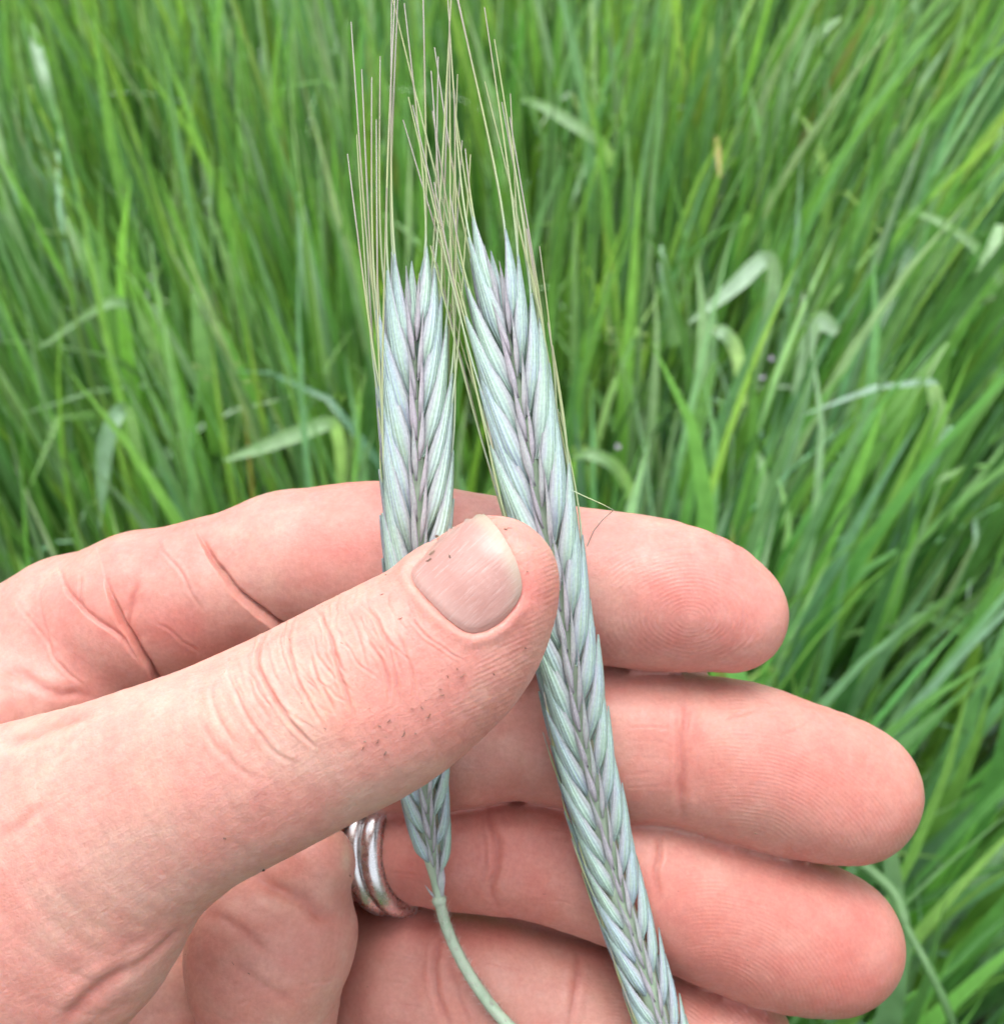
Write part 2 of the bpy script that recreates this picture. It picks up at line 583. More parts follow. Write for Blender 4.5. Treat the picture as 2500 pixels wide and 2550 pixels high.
def seg_dist(p, poly):
    """distance to polyline and arclength fraction"""
    poly = np.asarray(poly, float)
    L = np.r_[0, np.cumsum(np.linalg.norm(np.diff(poly, axis=0), axis=1))]
    best = np.full(len(p), 1e9); frac = np.zeros(len(p)); side = np.zeros(len(p))
    for i in range(len(poly) - 1):
        a, ba = poly[i], poly[i + 1] - poly[i]
        q = p - a
        t = np.clip((q @ ba) / (ba @ ba), 0, 1)
        d = np.linalg.norm(q - t[:, None] * ba, axis=1)
        m = d < best
        best[m] = d[m]
        frac[m] = (L[i] + t[m] * (L[i + 1] - L[i])) / L[-1]
        side[m] = np.sign(q[m, 0] * ba[1] - q[m, 1] * ba[0])
    return best, frac, side

def Z1(pts): return [(x / 1.904, y / 1.904 + 1150) for x, y in pts]
def Z2(pts): return [(x / 2.38 + 900, y / 2.38 + 1150) for x, y in pts]
def Z3(pts): return [(x / 1.731 + 1300, y / 1.731 + 1200) for x, y in pts]
def Z4(pts): return [(x / 1.904, y / 1.904 + 1750) for x, y in pts]
def Z5(pts): return [(x / 2.72 + 800, y / 2.72 + 1850) for x, y in pts]
def Z6(pts): return [(x / 1.731 + 1400, y / 1.731 + 1800) for x, y in pts]

NAIL = np.array(Z2([(600, 300), (690, 305), (760, 360), (820, 430), (880, 530), (920, 620), (945, 720), (940, 790), (900, 870), (830, 950), (740, 1000), (660, 1015),
                    (590, 990), (500, 920), (400, 820), (320, 730), (290, 660), (310, 610), (360, 560), (430, 480), (500, 400), (550, 330)]))
# creases: component, points, half width px, depth mm
CREASES = [
    (0, Z1([(1290, 770), (1245, 840), (1225, 920), (1232, 985), (1280, 1080), (1330, 1170), (1400, 1260), (1490, 1360)]), 5, .42),
    (0, Z1([(1400, 720), (1375, 800), (1378, 900), (1400, 1010), (1450, 1120), (1540, 1270)]), 4, .30),
    (0, Z1([(1500, 700), (1540, 770), (1575, 860), (1600, 960), (1640, 1100), (1660, 1190)]), 5, .36),
    (0, Z1([(1470, 920), (1500, 1020), (1560, 1130), (1590, 1200)]), 4, .22),
    (0, Z1([(1560, 880), (1640, 1000)]), 4, .2),
    (0, Z1([(1640, 690), (1680, 780), (1720, 880), (1740, 980)]), 4, .13),
    (0, Z1([(1740, 680), (1800, 780), (1850, 900), (1880, 1040), (1890, 1150)]), 4, .2),
    (0, Z2([(0, 830), (100, 960), (190, 1110), (240, 1290)]), 4, .18),
    (0, Z2([(40, 1060), (120, 1180), (160, 1330), (160, 1440)]), 4, .25),
    (0, Z2([(200, 1000), (280, 1180), (310, 1320), (315, 1420)]), 4, .14),
    (0, Z1([(1010, 1030), (1000, 1110), (1050, 1240), (1120, 1340)]), 7, .16),
    (0, Z1([(1080, 1010), (1130, 1120), (1210, 1270), (1300, 1370), (1400, 1440)]), 6, .18),
    (0, Z1([(940, 1220), (1010, 1330), (1120, 1440), (1240, 1520)]), 8, .14),
    (0, Z1([(1180, 980), (1200, 1100), (1280, 1220)]), 5, .12),
    (0, Z4([(0, 200), (160, 150), (300, 90), (420, 60)]), 14, .5),
    (0, Z4([(240, 290), (330, 190), (420, 110)]), 8, .2),
    (0, Z4([(620, 1270), (740, 1180), (860, 1060)]), 10, .3),
    (0, Z4([(300, 1500), (480, 1350), (620, 1260)]), 16, .5),
    (0, Z4([(0, 640), (120, 560), (220, 480)]), 14, .25),
    (1, Z1([(385, 540), (370, 640), (375, 670)]), 4, .2),
    (1, Z1([(650, 570), (615, 690), (600, 810)]), 8, .3),
    (1, Z1([(740, 370), (800, 450), (870, 540), (900, 620), (960, 700)]), 4, .16),
    (1, Z1([(75, 650), (130, 740), (220, 840), (270, 940), (330, 1010), (420, 1080)]), 4, .17),
    (1, Z1([(210, 540), (190, 680), (230, 830), (280, 930)]), 4, .12),
    (1, Z1([(0, 980), (120, 1020), (240, 1090), (430, 1110)]), 12, .35),
    (1, Z1([(740, 760), (840, 840), (940, 910)]), 4, .1),
    (1, Z3([(560, 300), (700, 280), (850, 270)]), 5, .08),
    (2, [(1706, 1745), (1712, 1785), (1700, 1835), (1697, 1920), (1700, 2052)], 9, .34),
    (2, [(1688, 1760), (1690, 1840), (1680, 1950)], 5, .12),
    (2, Z3([(860, 1040), (960, 1000), (1080, 990), (1160, 1000)]), 4, .12),
    (2, Z3([(1110, 1100), (1200, 1060), (1270, 1000)]), 4, .10),
    (2, Z5([(860, 190), (1000, 190), (1160, 200)]), 3, .06),
    (3, Z6([(425, 470), (418, 560), (405, 640), (415, 760)]), 7, .3),
    (3, [(1205, 1970), (1219, 2034), (1237, 2100), (1234, 2162), (1223, 2217), (1240, 2258)], 9, .45),
    (3, Z5([(1090, 380), (1100, 600), (1110, 800), (1080, 1000)]), 6, .18),
    (3, Z6([(640, 740), (760, 770), (960, 800)]), 4, .06),
    (4, [(1094, 2330), (1083, 2423), (1094, 2493), (1120, 2560)], 8, .45),
    (4, [(1118, 2390), (1135, 2450), (1153, 2511), (1170, 2560)], 6, .25),
    (4, [(1445, 2370), (1432, 2460), (1421, 2555)], 9, .3),
    (5, Z4([(1180, 820), (1300, 880), (1420, 940), (1510, 1000), (1600, 1030)]), 18, .7),
    (5, Z4([(960, 980), (1080, 1040), (1200, 1120), (1280, 1200)]), 14, .35),
    (5, Z4([(1090, 1230), (1180, 1290), (1300, 1370), (1400, 1410)]), 12, .22),
    (5, Z4([(1380, 1340), (1480, 1330), (1600, 1300)]), 4, .12),
    (5, Z4([(1120, 1430), (1180, 1410)]), 4, .12),
]
# many fine wrinkles over the thumb joint
_r = random.Random(5)
for _k in range(46):
    _x = _r.uniform(560, 1000); _f = (_x - 560) / 440.0
    _t = _r.uniform(0.02, 0.55); _l = _r.uniform(0.18, 0.42)
    _pts = []
    for _u in np.linspace(_t, min(_t + _l, 0.97), 5):
        # arcs that bow towards the wrist, from the upper to the lower edge of the thumb
        _top = np.array([_x + 20, 1850 - _x * 0.50 + 18 * _f]); _bot = np.array([_x + 230, 1850 - _x * 0.50 + 330])
        _p = _top + (_bot - _top) * _u + np.array([-95, 12]) * math.sin(math.pi * _u) + np.array([_r.uniform(-4, 4), _r.uniform(-4, 4)])
        _pts.append(tuple(_p))
    CREASES.append((0, _pts, _r.uniform(2.4, 3.6), _r.uniform(.04, .13)))
# flesh folds: one lip stands over the other: component, points, reach px, depth mm, lower side
FS = 1
FOLDS = [
    (1, Z1([(930, 330), (990, 450), (1050, 540), (1110, 620), (1200, 710), (1300, 790), (1480, 930)]), 85, 1.35, FS),
    (1, Z1([(490, 550), (512, 640), (560, 760), (610, 840), (720, 1020), (840, 1220)]), 70, 1.2, FS),
    (1, Z1([(275, 500), (300, 600), (360, 670), (450, 760), (560, 830), (640, 930)]), 16, .4, FS),
]
# fine lines across the proximal finger segments
for yy in (1815, 1850, 1892, 1930, 1962):
    CREASES.append((2, [(1545 + (yy % 30), yy), (1600, yy - 4), (1650 + (yy % 20), yy - 2)], 3, .07))
for k, (xa, ya) in enumerate([(1330, 2060), (1290, 2120), (1390, 2190), (1330, 2240), (920, 2060), (1000, 2110), (1060, 2090), (950, 2170)]):
    CREASES.append((3, [(xa, ya), (xa + 50, ya + 5), (xa + 110, ya + 16)], 3, .07))
for k, (xa, ya) in enumerate([(1200, 2400), (1280, 2440), (1220, 2500), (950, 2380), (920, 2440), (960, 2500)]):
    CREASES.append((4, [(xa, ya), (xa + 50, ya + 5), (xa + 100, ya + 14)], 3, .07))

def poly_sd(p, poly):
    """signed distance to closed polygon, negative inside"""
    d, _, _ = seg_dist(p, np.vstack([poly, poly[:1]]))
    inside = np.zeros(len(p), bool)
    n = len(poly)
    for i in range(n):
        a, b = poly[i], poly[(i + 1) % n]
        c = (a[1] > p[:, 1]) != (b[1] > p[:, 1])
        xi = (b[0] - a[0]) * (p[:, 1] - a[1]) / (b[1] - a[1] + 1e-9) + a[0]
        inside ^= c & (p[:, 0] < xi)
    return np.where(inside, -d, d)

NAIL_C = NAIL.mean(0)
NAIL_AX = np.array([0.735, -0.678])

def skin_material():
    m, nt, b = new_mat('skin')
    oc = objco(nt)
    col = attr(nt, 'Col').outputs['Color']
    mot = ramp(nt, noise(nt, 260.0, 4.0, 0.65, oc), [(0.32, (0.96, 0.86, 0.86)), (0.68, (1.05, 1.09, 1.09))]).outputs[0]
    c = mixc(nt, 1.0, col, mot, 'MULTIPLY')
    mot2 = ramp(nt, noise(nt, 1500.0, 3.0, 0.7, oc), [(0.35, (0.94, 0.92, 0.92)), (0.65, (1.04, 1.05, 1.05))]).outputs[0]
    c = mixc(nt, 1.0, c, mot2, 'MULTIPLY')
    nt.links.new(c, b.inputs['Base Color'])
    b.subsurface_method = 'RANDOM_WALK' if hasattr(b, 'subsurface_method') else None
    b.inputs['Subsurface Weight'].default_value = 0.55
    b.inputs['Subsurface Radius'].default_value = (1.0, 0.36, 0.2)
    b.inputs['Subsurface Scale'].default_value = 0.0012
    nt.links.new(ramp(nt, noise(nt, 1100.0, 4.0, 0.7, oc), [(0.3, (0.36,) * 3), (0.7, (0.58,) * 3)]).outputs[0], b.inputs['Roughness'])
    b.inputs['Specular IOR Level'].default_value = 0.45
    ph = attr(nt, 'ridge_phase').outputs['Fac']
    rw = attr(nt, 'ridge_weight').outputs['Fac']
    rid = math_n(nt, 'MULTIPLY', math_n(nt, 'SINE', ph), rw)
    vo = N(nt, 'ShaderNodeTexVoronoi', feature='DISTANCE_TO_EDGE')
    vo.inputs['Scale'].default_value = 2100.0
    nt.links.new(oc, vo.inputs['Vector'])
    cell = math_n(nt, 'MULTIPLY', math_n(nt, 'MINIMUM', vo.outputs['Distance'], 0.22), attr(nt, 'cell_weight').outputs['Fac'])
    rbk = ramp(nt, noise(nt, 500.0, 3.0, 0.6, oc), [(0.35, (0.1,) * 3), (0.65, (1,) * 3)]).outputs[0]
    n1 = bump(nt, math_n(nt, 'MULTIPLY', rid, rbk), 0.000014, 1.0)
    n2 = bump(nt, cell, 0.00008, 0.7, n1)
    n3 = bump(nt, noise(nt, 900.0, 5.0, 0.65, oc), 0.00014, 0.6, n2)
    al, ac = attr(nt, 'along').outputs['Fac'], attr(nt, 'across').outputs['Fac']
    def lines(fa, fc, sc):
        cb = N(nt, 'ShaderNodeCombineXYZ')
        nt.links.new(math_n(nt, 'MULTIPLY', al, fa), cb.inputs[0]); nt.links.new(math_n(nt, 'MULTIPLY', ac, fc), cb.inputs[1])
        return noise(nt, sc, 4.0, 0.6, cb.outputs[0])
    l1 = math_n(nt, 'ADD', lines(1.4, 6.0, 1.0), math_n(nt, 'MULTIPLY', lines(5.0, 2.0, 1.3), 0.5))
    l1 = math_n(nt, 'MULTIPLY', l1, math_n(nt, 'ADD', math_n(nt, 'MULTIPLY', attr(nt, 'dorsal').outputs['Fac'], 0.6), 0.4))
    n3 = bump(nt, l1, 0.00013, 0.7, n3)
    nt.links.new(n3, b.inputs['Normal'])
    return m

def make_hand():
    V, Q = surface_nets(hand_f, (-185, -45, 98), (80, 235, 214), 1.0)
    T = np.concatenate([Q[:, [0, 1, 2]], Q[:, [0, 2, 3]]])
    V = project_to(hand_f, V, 2)
    for rnd in range(2):
        c = V[T].mean(1)
        n = np.cross(V[T[:, 1]] - V[T[:, 0]], V[T[:, 2]] - V[T[:, 0]])
        q = proj(c)
        vis = (q[:, 0] > -50) & (q[:, 0] < 2590) & (q[:, 1] < 2600) & (c[:, 2] < 172) & ((n * c).sum(1) < 0.05 * np.linalg.norm(n, axis=1) * np.linalg.norm(c, axis=1))
        V, T = refine(V, T, vis)
        V = project_to(hand_f, V, 1)
    c = V[T].mean(1)
    n = np.cross(V[T[:, 1]] - V[T[:, 0]], V[T[:, 2]] - V[T[:, 0]])
    q = proj(c)
    vis = (q[:, 0] > 480) & (q[:, 0] < 1400) & (q[:, 1] > 1240) & (q[:, 1] < 1930) & (c[:, 2] < 131)
    vis |= (q[:, 0] > 120) & (q[:, 0] < 720) & (q[:, 1] > 1330) & (q[:, 1] < 1700) & (c[:, 2] > 131)
    vis &= (n * c).sum(1) < 0
    V, T = refine(V, T, vis)
    V = project_to(hand_f, V, 1)
    V = V.astype(np.float64)
    Nn = np.concatenate([grad(hand_f, c) for c in np.array_split(V.astype(np.float32), max(1, len(V) // 100000))]).astype(np.float64)
    comp = np.stack(components(V.astype(np.float32)), 1)
    cid = comp.argmin(1)
    q = proj(V)
    view = V / np.linalg.norm(V, axis=1, keepdims=True)
    facing = -(Nn * view).sum(1)
    front = np.clip(facing * 6, 0, 1)
    disp = vnoise(V / 9.0, 1) * 0.22 + vnoise(V / 3.5, 2) * 0.07 + vnoise(V / 1.3, 4) * 0.018
    crease = np.zeros(len(V))
    wob = np.stack([vnoise(V / 1.6, 21), vnoise(V / 1.6, 22)], 1) * 4.0
    for (ci, pts, w, dep) in CREASES:
        dep *= 0.68
        pts = np.array(pts, float)
        lo, hi = pts.min(0) - 80, pts.max(0) + 80
        sel = np.where((cid == ci) & (front > 0) & (q[:, 0] > lo[0]) & (q[:, 1] > lo[1]) & (q[:, 0] < hi[0]) & (q[:, 1] < hi[1]))[0]
        if not len(sel):
            continue
        if len(pts) > 2:
            pts = catmull(pts, len(pts) * 4)
        d, fr, _ = seg_dist(q[sel] + wob[sel], pts)
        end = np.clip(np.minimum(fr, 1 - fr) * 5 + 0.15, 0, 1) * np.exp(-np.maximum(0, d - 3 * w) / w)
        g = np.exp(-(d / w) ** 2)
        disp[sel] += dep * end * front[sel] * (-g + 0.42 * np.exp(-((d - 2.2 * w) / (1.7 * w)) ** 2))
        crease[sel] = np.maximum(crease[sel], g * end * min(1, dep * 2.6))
    for (ci, pts, wide, dep, sgn) in FOLDS:
        pts = catmull(np.array(pts, float), 24)
        sel = np.where((cid == ci) & (front > 0))[0]
        d, fr, side = seg_dist(q[sel] + wob[sel] * 0.6, pts)
        end = np.clip(np.minimum(fr + 0.02, 1.1 - fr) * 4, 0, 1) * (d < 6 * wide)
        on = side * sgn > 0
        g = np.where(on, np.exp(-(d / wide) ** 1.15), np.exp(-(d / 2.6) ** 2))
        g = g + np.where(on, 0.55 * np.exp(-((d - 3) / 6) ** 2), 0)
        disp[sel] += end * front[sel] * (-dep * g + np.where(on, 0, 0.14 * dep * np.exp(-((d - 45) / 55) ** 2)))
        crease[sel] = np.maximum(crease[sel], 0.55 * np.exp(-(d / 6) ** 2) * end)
    # the skin lies smooth and slightly pinched under the ring
    Pr, _, _ = RING
    rc = px3(762 * K, 1603 * K, 164)
    k0 = int(np.argmin(((Pr - rc) ** 2).sum(1)))
    axr = Pr[k0 - 1] - Pr[k0 + 1]; axr = axr / np.linalg.norm(axr)
    sr = (V - Pr[k0]) @ axr
    pin = np.exp(-np.clip(np.abs(sr) - 2.6, 0, None) ** 2 / 0.8) * (cid == 3)
    disp = disp * (1 - pin) - 0.35 * pin
    # nail bed and folds
    th = np.where((cid == 0) & (front > 0) & (np.abs(q - NAIL_C).max(1) < 320))[0]
    sd = poly_sd(q[th], NAIL)
    s = (q[th] - NAIL_C) @ NAIL_AX
    tip = 1 / (1 + np.exp(-(s - 62) / 16))
    bed = 1 / (1 + np.exp(sd / 5.0))
    disp[th] += -bed * 0.55 - tip * np.exp(-(sd / 26) ** 2) * (sd > 0) * 0.55
    disp[th] += (1 - tip) * 0.24 * np.exp(-((sd - 18) / 18) ** 2)
    disp[th] += -(1 - tip) * 0.16 * np.exp(-((sd - 1) / 5) ** 2)
    srt = np.sort(np.where(np.arange(6) == 0, comp + 50, comp), 1)
    srt[cid == 0, 1] = 99
    srt[cid == 5, 1] = 99
    disp *= np.clip((srt[:, 1] - srt[:, 0] - 0.3) / 1.2, 0.0, 1) * 0.8 + 0.2
    V = V + Nn * disp[:, None]
    # relax the narrow seams where two fingers touch
    seam = (srt[:, 1] - srt[:, 0] < 1.3)
    E = np.concatenate([T[:, [0, 1]], T[:, [1, 2]], T[:, [2, 0]]])
    E = E[seam[E[:, 0]]]
    cnt = np.bincount(E[:, 0], minlength=len(V)).astype(float)
    for _ in range(6):
        acc = np.stack([np.bincount(E[:, 0], weights=V[E[:, 1], a], minlength=len(V)) for a in range(3)], 1)
        mv = cnt > 1
        V[mv] = 0.5 * V[mv] + 0.5 * acc[mv] / cnt[mv][:, None]
    # colour
    base = np.array([[0.635, 0.338, 0.282], [0.605, 0.296, 0.250], [0.57, 0.264, 0.218], [0.55, 0.246, 0.202], [0.54, 0.240, 0.198], [0.60, 0.302, 0.244]])
    wgt = np.exp(-(comp - comp.min(1, keepdims=True)) / 1.5)
    wgt /= wgt.sum(1, keepdims=True)
    col = wgt @ base
    red = np.clip(0.5 + 0.8 * vnoise(V / 11.0, 8) + 0.45 * vnoise(V / 5.0, 9) + 0.3 * vnoise(V / 2.2, 10), 0, 1)
    col *= 1 + (red[:, None] - 0.5) * np.array([0.03, -0.20, -0.19])
    yel = np.clip(vnoise(V / 7.0, 12), 0, 1)
    col *= 1 + yel[:, None] * np.array([0.01, 0.03, 0.0])
    def blush(x, y, r, amt, comps):
        g = np.exp(-((q - (x, y)) ** 2).sum(1) / r ** 2) * np.isin(cid, comps) * amt
        return g[:, None] * np.array([0.015, -0.19, -0.175])
    k = 1 + blush(1330, 1480, 90, 1.1, [0]) + blush(900, 1740, 110, .5, [0]) + blush(1180, 1800, 160, .5, [0]) + blush(1720, 1520, 190, .55, [1]) \
        + blush(2150, 2080, 180, .6, [2]) + blush(2140, 2350, 180, .6, [3]) + blush(420, 1560, 110, .4, [1]) + blush(900, 1450, 160, .35, [1]) + blush(1000, 2150, 80, .7, [3]) \
        + blush(1600, 2300, 200, .4, [3])
    pale = np.exp(-((q - (830, 1760)) ** 2).sum(1) / 90 ** 2) * (cid == 0)
    col = col * k * (1 + pale[:, None] * np.array([0.05, 0.09, 0.03]))
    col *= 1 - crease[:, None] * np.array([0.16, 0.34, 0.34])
    # dry pale skin flake at the base of the ring finger, dark skin grain at the index edge
    fl = np.exp(-(((q - (864, 2140)) / (14, 34)) ** 2).sum(1)) * (cid == 5)
    col += fl[:, None] * (np.array([0.62, 0.50, 0.38]) - col) * 0.7
    # finger ridges
    ph = np.zeros(len(V)); rw = np.zeros(len(V))
    w1 = vnoise(V / 4.0, 31) * 1.6 + vnoise(V / 1.8, 32) * 0.5
    def ridges(ci, fn, per, wfn):
        m = cid == ci
        ph[m] = 2 * math.pi * fn(q[m]) / per + w1[m] * 1.4
        rw[m] = wfn(q[m])
    ridges(1, lambda p: np.hypot((p[:, 0] - 1716) * 0.75, (p[:, 1] - 1540) * 1.1), 11, lambda p: np.clip((p[:, 0] - 1440) / 100, 0.12, 1))
    ridges(2, lambda p: np.hypot((p[:, 0] - 1830), (p[:, 1] - 2230) * 1.1), 11, lambda p: np.clip((p[:, 0] - 1720) / 120, 0.15, 1))
    ridges(3, lambda p: np.hypot((p[:, 0] - 1770), (p[:, 1] - 2540) * 1.1), 11, lambda p: np.clip((p[:, 0] - 1650) / 120, 0.15, 1))
    ridges(4, lambda p: np.hypot((p[:, 0] - 1500), (p[:, 1] - 2800) * 1.1), 11, lambda p: np.clip((p[:, 0] - 1440) / 120, 0.15, 1))
    def thumb_w(p):
        sdn = np.full(len(p), 200.0)
        mm = np.abs(p - NAIL_C).max(1) < 420
        sdn[mm] = poly_sd(p[mm], NAIL)
        s = (p - NAIL_C) @ np.array([0.8, 0.6])
        return np.clip((s - 40) / 120, 0, 1) * np.clip((sdn - 15) / 40, 0, 1) * np.clip((p[:, 0] - 1080) / 150, 0, 1)
    ridges(0, lambda p: p[:, 0] * 0.42 + p[:, 1] * 0.9, 12, thumb_w)
    me = mesh_from('hand', to_world(V), T[:, ::1])
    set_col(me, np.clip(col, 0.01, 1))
    set_float(me, 'ridge_phase', ph)
    set_float(me, 'ridge_weight', rw)
    cw = np.where(cid == 0, 1.0 - rw, 0.45)
    set_float(me, 'cell_weight', cw)
    set_float(me, 'along', (q[:, 0] * 0.86 - q[:, 1] * 0.51) * 0.01)
    set_float(me, 'across', (q[:, 0] * 0.51 + q[:, 1] * 0.86) * 0.01)
    set_float(me, 'dorsal', (cid == 0) * 1.0)
    return me

hand_me = make_hand()
hand = link('hand', hand_me, skin_material())
tag(hand, 'left hand, palm to the viewer, thumb pressing two rye ears against the fingers', 'hand')
def thumb_f(p):
    return d_chain(np.asarray(p, np.float32), THUMB)

# ------------------------------------------------------------------ thumb nail
def make_nail():
    B = catmull(np.vstack([NAIL, NAIL[:1]]), 89)[:-1]
    nb = len(B)
    rings = np.r_[np.linspace(0, 0.9, 13), 0.94, 0.97, 0.99, 1.0]
    pts = [NAIL_C[None]] + [NAIL_C + (B - NAIL_C) * r for r in rings[1:]]
    q = np.concatenate(pts)
    rr = np.concatenate([[0.0]] + [np.full(nb, r) for r in rings[1:]])
    P = raycast(thumb_f, q[:, 0], q[:, 1])
    n = grad(thumb_f, P.astype(np.float32)).astype(float)
    ax = (q - NAIL_C) @ NAIL_AX
    cr = (q - NAIL_C) @ np.array([NAIL_AX[1], -NAIL_AX[0]])
    tip = 1 / (1 + np.exp(-(ax - 60) / 25))
    off = 0.10 + 0.30 * (1 - rr ** 2) + 0.40 * tip * (0.3 + 0.7 * rr) - 0.28 * (1 - tip) * np.clip((rr - 0.9) / 0.1, 0, 1) + 0.012 * np.sin(cr * 0.35 + vnoise(P, 3))
    top = P + n * off[:, None]
    last = np.arange(len(q) - nb, len(q))
    under = top[last] - n[last] * 0.55
    V = np.concatenate([top, under])
    F = []
    m = len(rings) - 1
    for k in range(nb):
        k2 = (k + 1) % nb
        F.append((0, 1 + k, 1 + k2, 1 + k2))
        for r in range(m - 1):
            a, b = 1 + r * nb, 1 + (r + 1) * nb
            F.append((a + k, b + k, b + k2, a + k2))
        F.append((last[k], len(q) + k, len(q) + k2, last[k2]))
    T = []
    for f in F:
        T.append(f[:3])
        if f[3] != f[2]:
            T.append((f[0], f[2], f[3]))
    me = mesh_from('nail', to_world(V), np.array(T))
    ex = lambda a: np.r_[a, a[last]]
    sd = -poly_sd(q, NAIL)
    set_float(me, 'nail_axis', ex(ax)); set_float(me, 'nail_cross', ex(cr)); set_float(me, 'nail_edge', ex(sd)); set_float(me, 'nail_tip', ex(tip))
    m, nt, b = new_mat('nail')
    edge = attr(nt, 'nail_edge').outputs['Fac']; axn = attr(nt, 'nail_axis').outputs['Fac']
    crs = attr(nt, 'nail_cross').outputs['Fac']; tp = attr(nt, 'nail_tip').outputs['Fac']
    comb = N(nt, 'ShaderNodeCombineXYZ')
    nt.links.new(math_n(nt, 'MULTIPLY', axn, 0.012), comb.inputs[0])
    nt.links.new(math_n(nt, 'MULTIPLY', crs, 0.16), comb.inputs[1])
    scr = noise(nt, 1.0, 5.0, 0.7, comb.outputs[0])
    pink = ramp(nt, noise(nt, 300.0, 3.0, 0.5, objco(nt)), [(0.3, (0.43, 0.218, 0.190)), (0.7, (0.48, 0.268, 0.235))]).outputs[0]
    # paler towards the root
    root = N(nt, 'ShaderNodeMapRange'); root.inputs[1].default_value = -60; root.inputs[2].default_value = -130
    nt.links.new(axn, root.inputs[0])
    c = mixc(nt, math_n(nt, 'MULTIPLY', root.outputs[0], 0.55), pink, (0.52, 0.36, 0.325))
    rim = N(nt, 'ShaderNodeMapRange'); rim.inputs[1].default_value = 42; rim.inputs[2].default_value = 14
    nt.links.new(edge, rim.inputs[0])
    c = mixc(nt, math_n(nt, 'MULTIPLY', math_n(nt, 'MULTIPLY', rim.outputs[0], tp), 0.85), c, (0.46, 0.41, 0.32))
    s2 = ramp(nt, scr, [(0.53, (0, 0, 0)), (0.66, (1, 1, 1))]).outputs[0]
    c = mixc(nt, math_n(nt, 'MULTIPLY', s2, 0.5), c, (0.60, 0.46, 0.42))
    nt.links.new(c, b.inputs['Base Color'])
    b.inputs['Roughness'].default_value = 0.34
    b.inputs['Specular IOR Level'].default_value = 0.5
    b.inputs['Coat Weight'].default_value = 0.25
    b.inputs['Coat Roughness'].default_value = 0.22
    b.inputs['Subsurface Weight'].default_value = 0.3
    b.inputs['Subsurface Radius'].default_value = (1, .4, .3)
    b.inputs['Subsurface Scale'].default_value = 0.0008
    nt.links.new(bump(nt, scr, 0.00009, 0.9), b.inputs['Normal'])
    return link('thumb_nail', me, m, hand)
tag(make_nail(), 'short scratched pink nail with grey rim')

